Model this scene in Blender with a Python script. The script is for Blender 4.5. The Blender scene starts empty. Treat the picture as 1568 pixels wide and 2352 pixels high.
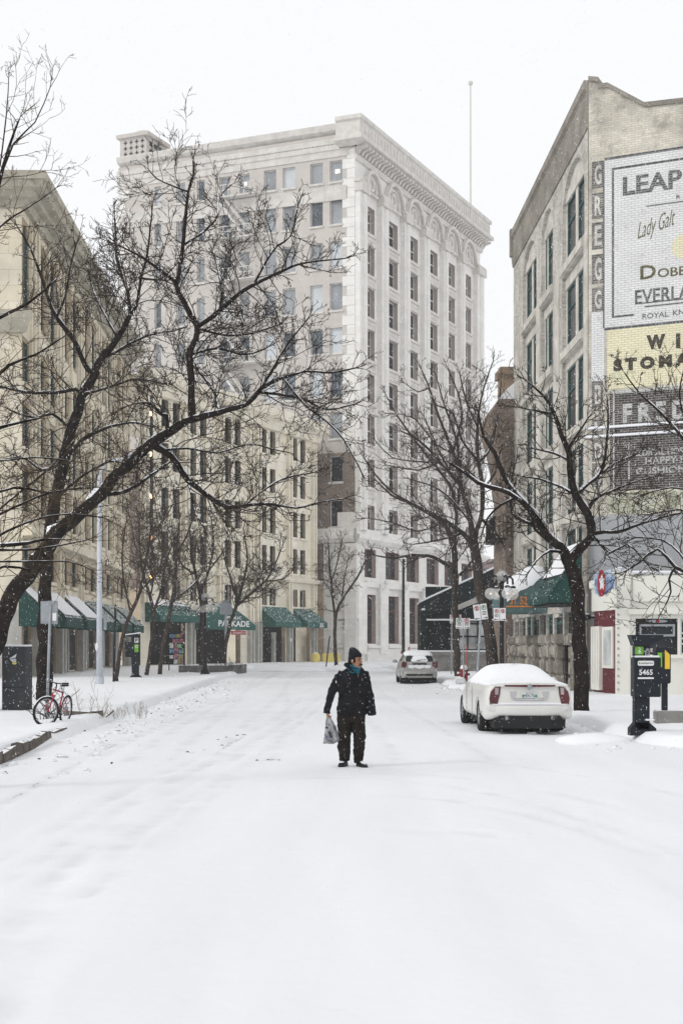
import bpy, bmesh, math, random
from mathutils import Vector, Matrix, noise
V=Vector; R=math.radians
sc=bpy.context.scene; col=sc.collection
# ---------------------------------------------------------------- camera, world, sun, exposure
K=3266.67; HZ=1482.0; CU=784.0; HC=1.8
cd=bpy.data.cameras.new('camera'); cam=bpy.data.objects.new('camera',cd); col.objects.link(cam)
cam.location=(0,0,HC); cam.rotation_euler=(R(90),0,0)
cd.sensor_fit='HORIZONTAL'; cd.sensor_width=24; cd.lens=50; cd.shift_y=(HZ-1176)/1568
cd.clip_start=.1; cd.clip_end=2000
sc.camera=cam
w=bpy.data.worlds.new('World'); sc.world=w; w.use_nodes=True
nt=w.node_tree; bg=nt.nodes['Background']
sky=nt.nodes.new('ShaderNodeTexSky'); sky.sky_type='NISHITA'; sky.sun_disc=False
sky.sun_elevation=R(34); sky.sun_rotation=R(242); sky.dust_density=4
hs=nt.nodes.new('ShaderNodeHueSaturation'); hs.inputs['Saturation'].default_value=.12
mx=nt.nodes.new('ShaderNodeMix'); mx.data_type='RGBA'; mx.inputs[0].default_value=.9
nt.links.new(sky.outputs[0],hs.inputs['Color']); nt.links.new(hs.outputs[0],mx.inputs[6])
mx.inputs[7].default_value=(8.75,8.85,9.0,1)          # the even grey-white overcast cloud
nt.links.new(mx.outputs[2],bg.inputs[0]); bg.inputs[1].default_value=.119
sd=bpy.data.lights.new('sun','SUN'); sd.energy=.95; sd.angle=R(14); sd.color=(1,.98,.95)
so=bpy.data.objects.new('sun',sd); col.objects.link(so); so.rotation_euler=(R(56),0,R(-62))
sc.view_settings.view_transform='Standard'; sc.view_settings.look='None'
sc.view_settings.exposure=0; sc.view_settings.gamma=1
try:
    sc.cycles.max_bounces=8; sc.cycles.volume_bounces=1; sc.cycles.transparent_max_bounces=8
except Exception: pass
# ---------------------------------------------------------------- helpers
def P(u,v,Y): return V(((u-CU)/K*Y, Y, HC+(HZ-v)/K*Y))
def G(u,v,z=0.):
    Y=(HC-z)*K/(v-HZ); return V(((u-CU)/K*Y,Y,z))
ORG={}
def tag(o,label=None,cat=None,group=None,kind=None):
    if label: o['label']=label
    if cat: o['category']=cat
    if group: o['group']=group
    if kind: o['kind']=kind
    return o
def thing(name,label,cat,loc,rz=0,group=None,world=False):
    o=bpy.data.objects.new(name,None); col.objects.link(o); o.location=loc; o.rotation_euler=(0,0,rz)
    o.empty_display_size=.2
    ORG[o.name]=V(loc) if world else V((0,0,0))
    return tag(o,label,cat,group)
def TR(x=0,y=0,z=0,rx=0,ry=0,rz=0,s=1):
    return Matrix.Translation((x,y,z))@Matrix.Rotation(rz,4,'Z')@Matrix.Rotation(ry,4,'Y')@Matrix.Rotation(rx,4,'X')@Matrix.Scale(s,4)
class MB:
    def __init__(s,M=None): s.v=[]; s.f=[]; s.M=M
    def add(s,vs,fs,M=None):
        n=len(s.v); M=M if M is not None else s.M
        s.v+= [M@V(p) for p in vs] if M is not None else [V(p) for p in vs]
        s.f+=[[i+n for i in f] for f in fs]; return s
    def box(s,a,b,M=None,taper=None):
        (x0,y0,z0),(x1,y1,z1)=a,b
        vs=[(x0,y0,z0),(x1,y0,z0),(x1,y1,z0),(x0,y1,z0),(x0,y0,z1),(x1,y0,z1),(x1,y1,z1),(x0,y1,z1)]
        if taper is not None:
            cx,cy=(x0+x1)/2,(y0+y1)/2
            vs=vs[:4]+[(cx+(p[0]-cx)*taper,cy+(p[1]-cy)*taper,p[2]) for p in vs[4:]]
        return s.add(vs,[(0,3,2,1),(4,5,6,7),(0,1,5,4),(1,2,6,5),(2,3,7,6),(3,0,4,7)],M)
    def bev(s,a,b,c=.02,M=None):
        bm=bmesh.new(); bmesh.ops.create_cube(bm,size=1)
        for v in bm.verts: v.co=V([a[i]+(v.co[i]+.5)*(b[i]-a[i]) for i in range(3)])
        bmesh.ops.bevel(bm,geom=bm.edges[:],offset=c,segments=2,affect='EDGES')
        bm.verts.index_update()
        r=s.add([v.co.copy() for v in bm.verts],[[v.index for v in f.verts] for f in bm.faces],M); bm.free(); return r
    def prism(s,poly,y0,y1,M=None):       # poly in x,z extruded along y
        n=len(poly); vs=[(p[0],y0,p[1]) for p in poly]+[(p[0],y1,p[1]) for p in poly]
        return s.add(vs,[list(range(n)),list(range(2*n-1,n-1,-1))]+[(i,i+n,(i+1)%n+n,(i+1)%n) for i in range(n)],M)
    def prismx(s,poly,x0,x1,M=None):      # poly in y,z extruded along x
        n=len(poly); vs=[(x0,p[0],p[1]) for p in poly]+[(x1,p[0],p[1]) for p in poly]
        return s.add(vs,[list(range(n)),list(range(2*n-1,n-1,-1))]+[(i,i+n,(i+1)%n+n,(i+1)%n) for i in range(n)],M)
    def prismz(s,poly,z0,z1,M=None):
        n=len(poly); vs=[(p[0],p[1],z0) for p in poly]+[(p[0],p[1],z1) for p in poly]
        return s.add(vs,[list(range(n-1,-1,-1)),list(range(n,2*n))]+[(i,(i+1)%n,(i+1)%n+n,i+n) for i in range(n)],M)
    def tube(s,pts,rad,n=8,cap=True,M=None,sq=1.):
        pts=[V(p) for p in pts]; m=len(pts)
        if not hasattr(rad,'__len__'): rad=[rad]*m
        t=(pts[1]-pts[0]).normalized(); a=t.cross(V((0,0,1)))
        if a.length<.05: a=t.cross(V((0,1,0)))
        a.normalize(); vs=[]
        for i in range(m):
            t=(pts[min(i+1,m-1)]-pts[max(i-1,0)])
            if t.length<1e-9: t=V((0,0,1))
            t.normalize(); a=a-t*a.dot(t)
            if a.length<1e-4: a=t.orthogonal()
            a.normalize(); b=t.cross(a)
            for k in range(n):
                q=2*math.pi*k/n; vs.append(pts[i]+(a*math.cos(q)+b*math.sin(q)*sq)*rad[i])
        fs=[(i*n+k,i*n+(k+1)%n,(i+1)*n+(k+1)%n,(i+1)*n+k) for i in range(m-1) for k in range(n)]
        if cap: fs+=[list(range(n-1,-1,-1)),[(m-1)*n+k for k in range(n)]]
        return s.add(vs,fs,M)
    def lathe(s,prof,n=16,M=None):        # prof (r,z)
        vs=[];m=len(prof)
        for r,z in prof:
            for k in range(n):
                q=2*math.pi*k/n; vs.append((r*math.cos(q),r*math.sin(q),z))
        fs=[(i*n+k,i*n+(k+1)%n,(i+1)*n+(k+1)%n,(i+1)*n+k) for i in range(m-1) for k in range(n)]
        fs+=[list(range(n-1,-1,-1)),[(m-1)*n+k for k in range(n)]]
        return s.add(vs,fs,M)
    def ball(s,c,r,n=14,M=None,m=9):
        if not hasattr(r,'__len__'): r=(r,r,r)
        vs=[];
        for i in range(m+1):
            a=math.pi*i/m
            for k in range(n):
                q=2*math.pi*k/n
                vs.append((c[0]+r[0]*math.sin(a)*math.cos(q),c[1]+r[1]*math.sin(a)*math.sin(q),c[2]-r[2]*math.cos(a)))
        return s.add(vs,[(i*n+k,i*n+(k+1)%n,(i+1)*n+(k+1)%n,(i+1)*n+k) for i in range(m) for k in range(n)],M)
    def torus(s,c,R0,r,n=28,m=8,M=None):  # in xz plane, axis y
        vs=[]
        for i in range(n):
            a=2*math.pi*i/n
            for k in range(m):
                q=2*math.pi*k/m; rr=R0+r*math.cos(q)
                vs.append((c[0]+rr*math.cos(a),c[1]+r*math.sin(q),c[2]+rr*math.sin(a)))
        return s.add(vs,[(i*m+k,((i+1)%n)*m+k,((i+1)%n)*m+(k+1)%m,i*m+(k+1)%m) for i in range(n) for k in range(m)],M)
    def loft(s,rings,M=None,cap=True):    # rings: equal length lists of points
        n=len(rings[0]); vs=[p for r in rings for p in r]; m=len(rings)
        fs=[(i*n+k,i*n+(k+1)%n,(i+1)*n+(k+1)%n,(i+1)*n+k) for i in range(m-1) for k in range(n)]
        if cap: fs+=[list(range(n-1,-1,-1)),[(m-1)*n+k for k in range(n)]]
        return s.add(vs,fs,M)
    def cut(s): s.cuts=getattr(s,'cuts',[])+[(len(s.v),len(s.f))]; return s
    def build_each(s,name,mat,parent,smooth=False):
        s.cut(); v0=f0=0
        for v1,f1 in s.cuts:
            if v1>v0:
                m=MB(); m.v=s.v[v0:v1]; m.f=[[i-v0 for i in f] for f in s.f[f0:f1]]; m.build(name,mat,parent,smooth)
            v0,f0=v1,f1
    def mesh(s,name,off=V((0,0,0))):
        me=bpy.data.meshes.new(name); me.from_pydata([tuple(p-off) for p in s.v],[],s.f); return me
    def build(s,name,mat,parent=None,smooth=False,loc=None,fix=True):
        if parent is not None:
            off=ORG[parent.name]
        else: off=V(loc) if loc is not None else V((0,0,0))
        me=s.mesh(name,off)
        if fix:
            bm=bmesh.new(); bm.from_mesh(me); bmesh.ops.recalc_face_normals(bm,faces=bm.faces); bm.to_mesh(me); bm.free()
        uvs(me,off); me.materials.append(M_[mat] if isinstance(mat,str) else mat)
        if smooth: me.shade_smooth()
        o=bpy.data.objects.new(name,me); col.objects.link(o)
        if parent is not None:
            o.parent=parent; ORG[o.name]=off
        else: o.location=off; ORG[o.name]=off
        return o
def uvs(me,off=V((0,0,0))):
    uv=me.uv_layers.new(name='UVMap').data; vs=me.vertices
    for p in me.polygons:
        n=p.normal
        if abs(n.z)>.75: a=V((1,0,0)); b=V((0,1,0))
        else: a=V((-n.y,n.x,0)).normalized(); b=V((0,0,1))
        if a.x<-.3 : a=-a
        for li in p.loop_indices:
            c=vs[me.loops[li].vertex_index].co+off; uv[li].uv=(c.dot(a),c.dot(b))
def modmesh(mb,mods,name='m',off=V((0,0,0))):
    """evaluate modifiers on a builder's mesh and return the plain mesh"""
    me=mb.mesh(name,off); o=bpy.data.objects.new('tmp',me); col.objects.link(o)
    for t,kw in mods:
        m=o.modifiers.new('m',t)
        for k,v in kw.items(): setattr(m,k,v)
    dg=bpy.context.evaluated_depsgraph_get(); dg.update()
    r=bpy.data.meshes.new_from_object(o.evaluated_get(dg)); bpy.data.objects.remove(o); return r
def put(me,name,mat,parent,smooth=True):
    uvs(me) if not me.uv_layers else None
    me.materials.clear(); me.materials.append(M_[mat]); 
    if smooth: me.shade_smooth()
    o=bpy.data.objects.new(name,me); col.objects.link(o); o.parent=parent; ORG[o.name]=ORG[parent.name]; return o
def peel(me,pred,off,name,mat,parent,solid=0):
    keep=[p for p in me.polygons if pred(p.center,p.normal)]
    idx={}; vs=[]; fs=[]
    for p in keep:
        f=[]
        for i in p.vertices:
            if i not in idx:
                idx[i]=len(vs); v=me.vertices[i]; vs.append(v.co+v.normal*off)
            f.append(idx[i])
        fs.append(f)
    mb=MB(); mb.add(vs,fs)
    if solid:
        r=modmesh(mb,[('SOLIDIFY',dict(thickness=solid,offset=-1))]); r.shade_smooth(); return put(r,name,mat,parent)
    return mb.build(name,mat,parent,smooth=True,fix=False)
_txt={}
def text2d(body,bold=0.,shear=0.):
    k=(body,bold,shear)
    if k in _txt: return _txt[k]
    cu=bpy.data.curves.new('t','FONT'); cu.body=body; cu.size=1; cu.offset=bold; cu.shear=shear; cu.resolution_u=3
    o=bpy.data.objects.new('t',cu); col.objects.link(o); dg=bpy.context.evaluated_depsgraph_get(); dg.update()
    me=bpy.data.meshes.new_from_object(o.evaluated_get(dg))
    vs=[(v.co.x,v.co.y) for v in me.vertices]; fs=[list(p.vertices) for p in me.polygons]
    bpy.data.objects.remove(o); bpy.data.meshes.remove(me)
    x0=min(v[0] for v in vs);x1=max(v[0] for v in vs);y0=min(v[1] for v in vs);y1=max(v[1] for v in vs)
    vs=[((v[0]-x0)/(x1-x0),(v[1]-y0)/(y1-y0)) for v in vs]; _txt[k]=(vs,fs); return _txt[k]
def text(mb,body,s0,s1,z0,z1,out,bold=0.,shear=0.,rise=0.,M=None):
    vs,fs=text2d(body,bold,shear)
    mb.add([(s0+a*(s1-s0),out,z0+b*(z1-z0)+rise*a) for a,b in vs],fs,M); return mb
# ---------------------------------------------------------------- materials
M_={}
def mat(name,c,rough=.8,var=.12,scale=2.,bump=0.,bscale=20.,snow=None,snown=.5,brick=None,metal=0.,emit=0.,streak=None,spec=.12,alpha=None,trans=0.):
    m=bpy.data.materials.new(name); m.use_nodes=True; t=m.node_tree; N=t.nodes.new; Lk=t.links.new
    b=t.nodes['Principled BSDF']; b.inputs['Roughness'].default_value=rough; b.inputs['Metallic'].default_value=metal
    b.inputs['Specular IOR Level'].default_value=spec
    tc=N('ShaderNodeTexCoord'); ge=N('ShaderNodeNewGeometry')
    nz=N('ShaderNodeTexNoise'); nz.inputs['Scale'].default_value=scale; nz.inputs['Detail'].default_value=5; Lk(ge.outputs['Position'],nz.inputs['Vector'])
    if streak:
        mp=N('ShaderNodeMapping'); mp.inputs['Scale'].default_value=streak; Lk(ge.outputs['Position'],mp.inputs['Vector']); Lk(mp.outputs[0],nz.inputs['Vector'])
    c=tuple(c)+(1,)
    if brick:
        br=N('ShaderNodeTexBrick'); br.inputs['Scale'].default_value=1
        br.inputs['Brick Width'].default_value=brick.get('w',.24); br.inputs['Row Height'].default_value=brick.get('h',.08)
        br.inputs['Mortar Size'].default_value=brick.get('ms',.012); br.inputs['Mortar Smooth'].default_value=.3
        br.inputs['Color1'].default_value=c; br.inputs['Color2'].default_value=tuple(brick['c2'])+(1,); br.inputs['Mortar'].default_value=tuple(brick['m'])+(1,)
        Lk(tc.outputs['UV'],br.inputs['Vector']); base=br.outputs['Color']
        if 'wear' in brick:      # worn paint: patches where the paint has gone
            wn=N('ShaderNodeTexNoise'); wn.inputs['Scale'].default_value=brick.get('wsc',3.5); wn.inputs['Detail'].default_value=8; wn.inputs['Roughness'].default_value=.75
            Lk(ge.outputs['Position'],wn.inputs['Vector'])
            mr=N('ShaderNodeMapRange'); mr.inputs[1].default_value=brick.get('w0',.52); mr.inputs[2].default_value=brick.get('w0',.52)+.12; Lk(wn.outputs[0],mr.inputs[0])
            mm=N('ShaderNodeMix'); mm.data_type='RGBA'; Lk(mr.outputs[0],mm.inputs[0]); Lk(base,mm.inputs[6]); mm.inputs[7].default_value=tuple(brick['wear'])+(1,); base=mm.outputs[2]
    else:
        rg=N('ShaderNodeRGB'); rg.outputs[0].default_value=c; base=rg.outputs[0]
    if var:
        mr=N('ShaderNodeMapRange'); mr.inputs[1].default_value=.3; mr.inputs[2].default_value=.7; mr.inputs[3].default_value=1-var; mr.inputs[4].default_value=1+var
        Lk(nz.outputs[0],mr.inputs[0]); mu=N('ShaderNodeMix'); mu.data_type='RGBA'; mu.blend_type='MULTIPLY'; mu.inputs[0].default_value=1
        Lk(base,mu.inputs[6]); Lk(mr.outputs[0],mu.inputs[7]); base=mu.outputs[2]
    if snow is not None:
        sp=N('ShaderNodeSeparateXYZ'); Lk(ge.outputs['Normal'],sp.inputs[0])
        n2=N('ShaderNodeTexNoise'); n2.inputs['Scale'].default_value=6; n2.inputs['Detail'].default_value=4; Lk(ge.outputs['Position'],n2.inputs['Vector'])
        a=N('ShaderNodeMath'); a.operation='MULTIPLY_ADD'; Lk(n2.outputs[0],a.inputs[0]); a.inputs[1].default_value=snown*2; a.inputs[2].default_value=-snown
        ad=N('ShaderNodeMath'); ad.operation='ADD'; Lk(sp.outputs[2],ad.inputs[0]); Lk(a.outputs[0],ad.inputs[1])
        mr=N('ShaderNodeMapRange'); mr.inputs[1].default_value=snow-.04; mr.inputs[2].default_value=snow+.04; Lk(ad.outputs[0],mr.inputs[0])
        mm=N('ShaderNodeMix'); mm.data_type='RGBA'; Lk(mr.outputs[0],mm.inputs[0]); Lk(base,mm.inputs[6]); mm.inputs[7].default_value=(.84,.85,.87,1); base=mm.outputs[2]
    Lk(base,b.inputs['Base Color'])
    if bump:
        bn=N('ShaderNodeTexNoise'); bn.inputs['Scale'].default_value=bscale; bn.inputs['Detail'].default_value=4; Lk(ge.outputs['Position'],bn.inputs['Vector'])
        bu=N('ShaderNodeBump'); bu.inputs['Strength'].default_value=bump; bu.inputs['Distance'].default_value=.05; Lk(bn.outputs[0],bu.inputs['Height']); Lk(bu.outputs[0],b.inputs['Normal'])
    if emit: b.inputs['Emission Color'].default_value=c; b.inputs['Emission Strength'].default_value=emit
    if alpha: b.inputs['Alpha'].default_value=alpha
    if trans: b.inputs['Transmission Weight'].default_value=trans
    M_[name]=m; return m
mat('snow',(.785,.795,.815),.75,.02,1.2,bump=.25,bscale=3,spec=.1)
mat('road_snow',(.755,.765,.785),.7,.035,1,bump=.18,bscale=5,streak=(1.1,.16,1),spec=.1)
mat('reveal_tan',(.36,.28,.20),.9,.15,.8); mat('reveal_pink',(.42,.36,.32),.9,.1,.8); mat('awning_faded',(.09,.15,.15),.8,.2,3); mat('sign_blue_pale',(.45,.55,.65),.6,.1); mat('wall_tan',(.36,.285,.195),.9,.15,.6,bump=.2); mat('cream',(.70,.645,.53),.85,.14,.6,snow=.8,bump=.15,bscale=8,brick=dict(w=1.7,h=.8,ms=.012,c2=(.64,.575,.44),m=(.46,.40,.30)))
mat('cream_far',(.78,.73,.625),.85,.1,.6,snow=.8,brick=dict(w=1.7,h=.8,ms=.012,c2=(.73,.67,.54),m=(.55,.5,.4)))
mat('stone_grey',(.42,.41,.38),.9,.15,1.5,snow=.8,bump=.3)
mat('cornice_tan',(.40,.37,.30),.9,.2,1.2,snow=.93,bump=.2)
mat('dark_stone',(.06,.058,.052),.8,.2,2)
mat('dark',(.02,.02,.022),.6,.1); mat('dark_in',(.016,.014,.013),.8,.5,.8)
mat('glass_dark',(.022,.026,.03),.2,.5,.5,spec=.12); mat('rock_stone',(.34,.31,.265),.9,.3,2.2,snow=.75,bump=.6,bscale=5); mat('glass_sky',(.27,.285,.30),.12,.35,.35,spec=.5)
mat('glass_mid',(.09,.11,.13),.12,.5,.6,spec=.5); mat('glass_blind',(.55,.58,.6),.3,.1,.5)
mat('glass_lit',(.55,.38,.12),.4,.4,2,emit=.35); mat('lamp_lit',(1,.55,.2),.4,0,emit=6)
mat('win_green',(.045,.10,.095),.6); mat('win_red',(.17,.07,.06),.7); mat('win_white',(.62,.62,.6),.6,snow=.8)
mat('tan_brick',(.53,.485,.44),.9,.07,.5,brick=dict(c2=(.48,.44,.40),m=(.6,.57,.54)),snow=.8)
mat('brown_brick',(.26,.21,.17),.9,.15,.5,brick=dict(c2=(.16,.12,.09),m=(.26,.22,.2)),snow=.8)
mat('tan_paint',(.50,.40,.29),.85,.1,.8,snow=.8)
mat('terracotta_white',(.80,.78,.745),.7,.06,.7,snow=.8,brick=dict(w=1.1,h=.55,ms=.008,c2=(.73,.71,.67),m=(.58,.56,.53)))
mat('ornament_white',(.62,.59,.55),.8,.12,1.4,snow=.8,bump=.5,bscale=6)
mat('pale_metal',(.62,.60,.56),.6,.05,snow=.8)
mat('buff_brick',(.56,.535,.48),.9,.25,.9,brick=dict(c2=(.32,.305,.275),m=(.50,.48,.44)),snow=.8,bump=.25,bscale=12)
mat('buff_stone',(.54,.515,.465),.9,.22,1.6,snow=.75,bump=.4,bscale=5)
mat('parapet_brick',(.20,.18,.155),.9,.25,.9,brick=dict(c2=(.26,.24,.2),m=(.3,.28,.25)),snow=.9)
mat('mural_brick',(.50,.47,.40),.9,.3,.8,brick=dict(c2=(.62,.57,.47),m=(.42,.40,.36),wear=(.34,.315,.27),w0=.5,wsc=1.3),snow=.9,bump=.25)
mat('mural_white',(.74,.74,.73),.85,.06,1,brick=dict(c2=(.68,.68,.67),m=(.46,.46,.45),wear=(.46,.45,.42),w0=.56,wsc=4))
mat('mural_yellow',(.78,.73,.50),.85,.06,1,brick=dict(c2=(.72,.67,.46),m=(.5,.47,.36),wear=(.62,.60,.46),w0=.58,wsc=4))
mat('mural_black',(.04,.037,.035),.9,.3,1,brick=dict(c2=(.085,.07,.065),m=(.28,.27,.25),wear=(.20,.19,.17),w0=.56,wsc=5)); mat('panel_faded',(.10,.095,.09),.9,.3,1,brick=dict(c2=(.16,.15,.14),m=(.3,.29,.27),wear=(.45,.42,.36),w0=.55,wsc=6)); mat('letter_faded',(.66,.64,.6),.9,.2,1,brick=dict(c2=(.5,.48,.44),m=(.42,.4,.37),wear=(.2,.19,.17),w0=.57,wsc=7))
mat('mural_grey',(.33,.34,.35),.8,.05,1); mat('mural_green',(.38,.39,.30),.9,.3,2,brick=dict(c2=(.46,.46,.30),m=(.3,.3,.27),wear=(.5,.5,.44),w0=.5,wsc=2))
mat('letter_dark',(.06,.06,.065),.9,.2,4,brick=dict(c2=(.10,.10,.10),m=(.30,.30,.30),wear=(.42,.42,.41),w0=.57,wsc=8))
mat('letter_black',(.04,.035,.03),.9,.2,4,brick=dict(c2=(.06,.05,.04),m=(.12,.11,.08),wear=(.2,.18,.1),w0=.66,wsc=8))
mat('letter_brown',(.13,.12,.07),.9,.2,4); mat('letter_pale',(.55,.55,.53),.9,.2,4,brick=dict(c2=(.5,.5,.48),m=(.25,.25,.24),wear=(.2,.2,.2),w0=.58,wsc=8))
mat('letter_green',(.5,.52,.36),.9,.2,4)
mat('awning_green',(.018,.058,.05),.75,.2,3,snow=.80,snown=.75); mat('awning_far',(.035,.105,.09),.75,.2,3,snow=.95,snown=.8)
mat('snow_cap',(.82,.83,.85),.8,.02,2,bump=.3,bscale=6,spec=.1)
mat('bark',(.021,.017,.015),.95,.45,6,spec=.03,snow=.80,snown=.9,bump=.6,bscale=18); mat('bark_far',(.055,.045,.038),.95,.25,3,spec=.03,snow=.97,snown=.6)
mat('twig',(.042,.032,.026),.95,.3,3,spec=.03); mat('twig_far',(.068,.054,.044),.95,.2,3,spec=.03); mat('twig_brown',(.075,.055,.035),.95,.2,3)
mat('car_white',(.66,.652,.62),.28,.05,1,spec=.5); mat('car_silver',(.36,.35,.335),.3,.05,1,spec=.5,metal=.3)
mat('tail_red',(.075,.004,.008),.15,.3,6,spec=.6); mat('tail_clear',(.35,.3,.3),.15,.2,6); mat('rubber',(.02,.02,.02),.85,.3,10,snow=.9,snown=.8,bump=.4); mat('chrome',(.5,.5,.5),.2,0,metal=1)
mat('rim',(.3,.3,.31),.4,.3,8,metal=.6); mat('plate',(.62,.66,.66),.5,.05); mat('plate_green',(.05,.25,.17),.5)
mat('galv',(.30,.32,.34),.45,.15,4,metal=.3); mat('pole_pale',(.52,.55,.6),.5,.08,3); mat('black_metal',(.013,.013,.015),.5,.2,4,snow=.85,spec=.2)
mat('box_grey',(.045,.048,.051),.6,.15,4,snow=.85,snown=.1); mat('meter_black',(.014,.018,.024),.5,.12,5,snow=.88,snown=.15,spec=.15)
mat('sign_white',(.72,.72,.72),.5,.03); mat('sign_red',(.35,.03,.04),.5); mat('sign_green',(.03,.2,.09),.5); mat('sign_black',(.02,.02,.02),.5)
mat('lime',(.17,.42,.05),.5); mat('yellow',(.75,.5,.05),.5); mat('yellow_pale',(.7,.58,.18),.7,snow=.8); mat('orange',(.6,.2,.04),.6)
mat('packed_snow',(.64,.65,.67),.8,.05,2); mat('red_paint',(.24,.02,.03),.45,.15,5,snow=.8); mat('rod_red',(.55,.09,.05),.5); mat('pink_red',(.42,.13,.15),.6,snow=.85)
mat('white_stucco',(.74,.73,.665),.85,.05,1.2,snow=.8,bump=.15,bscale=9); mat('maroon',(.125,.03,.035),.7,.12,2)
mat('blue_trim',(.25,.35,.55),.6); mat('concrete',(.24,.23,.215),.9,.22,2.2,snow=.8,bump=.3); mat('rust',(.27,.25,.22),.9,.35,3,bump=.3)
mat('green_black',(.012,.019,.019),.8,.35,2,snow=.93,snown=.1); mat('glass_pale',(.42,.43,.42),.3,.5,1.2)
mat('tarmac',(.5,.5,.51),.9,.25,20); mat('kerb_stone',(.12,.105,.09),.9,.4,6,bump=.6,bscale=20,snow=.85,snown=.6); mat('brick_orange',(.30,.20,.13),.9,.2,1,brick=dict(c2=(.24,.16,.1),m=(.3,.27,.22)),snow=.8)
mat('brick_dim',(.27,.205,.16),.9,.25,1,brick=dict(c2=(.15,.11,.085),m=(.22,.2,.18)),snow=.8); mat('far_dim',(.28,.22,.22),.9)
mat('globe',(.6,.6,.58),.12,.05,1,spec=.6,alpha=.42); mat('bulb',(1,.72,.5),.4,0,emit=1.2)
mat('cloth_black',(.012,.012,.014),.92,.5,9,bump=.6,bscale=30,spec=.15); mat('cloth_trouser',(.018,.014,.012),.92,.4,9,bump=.5,bscale=25,spec=.15)
mat('hat_black',(.012,.014,.018),.85,.3,20,bump=.5,bscale=60,spec=.15,snow=.985,snown=.5); mat('scarf',(.02,.11,.16),.9,.35,30,bump=.6,bscale=60); mat('fleece',(.55,.52,.47),.95,.1)
mat('skin',(.36,.19,.125),.6,.15,15); mat('skin_red',(.25,.03,.03),.7); mat('hair',(.015,.012,.01),.7); mat('eye_dark',(.03,.02,.02),.4); mat('lips',(.24,.10,.08),.6)
mat('bag_grey',(.30,.30,.31),.45,.35,7,bump=.9,bscale=14,spec=.5,snow=.97); mat('bag_print',(.05,.05,.055),.6); mat('bag_blue',(.16,.18,.28),.6)
mat('bike_red',(.30,.008,.035),.35,.1,5,spec=.5,snow=.95,snown=.3); mat('leaf_litter',(.09,.065,.045),.95,.5,20); mat('grass_dry',(.20,.15,.11),.95)
mat('poster_a',(.3,.13,.17),.6,.7,7); mat('poster_b',(.15,.25,.4),.6,.8,6); mat('poster_c',(.2,.38,.22),.6,.5,6); mat('poster_d',(.3,.28,.12),.6,.5,5); mat('poster_e',(.6,.6,.6),.6,.4,9)
mat('planter_grey',(.13,.13,.125),.9,.2,4,snow=.7); mat('brick_wall_out',(.08,.06,.055),.9,.4,1)

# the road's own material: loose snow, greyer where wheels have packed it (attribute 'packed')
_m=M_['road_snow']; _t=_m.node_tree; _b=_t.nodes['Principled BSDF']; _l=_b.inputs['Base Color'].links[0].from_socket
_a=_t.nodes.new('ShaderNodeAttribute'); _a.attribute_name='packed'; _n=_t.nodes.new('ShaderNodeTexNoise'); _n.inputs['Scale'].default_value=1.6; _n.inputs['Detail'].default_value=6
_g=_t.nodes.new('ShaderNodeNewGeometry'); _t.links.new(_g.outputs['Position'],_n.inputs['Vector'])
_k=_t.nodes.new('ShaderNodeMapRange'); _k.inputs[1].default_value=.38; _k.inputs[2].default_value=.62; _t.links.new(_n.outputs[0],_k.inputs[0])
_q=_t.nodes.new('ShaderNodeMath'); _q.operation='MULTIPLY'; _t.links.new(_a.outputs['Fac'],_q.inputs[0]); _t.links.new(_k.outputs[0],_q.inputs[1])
_x=_t.nodes.new('ShaderNodeMix'); _x.data_type='RGBA'; _t.links.new(_q.outputs[0],_x.inputs[0]); _t.links.new(_l,_x.inputs[6]); _x.inputs[7].default_value=(.50,.51,.53,1); _t.links.new(_x.outputs[2],_b.inputs['Base Color'])
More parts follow.
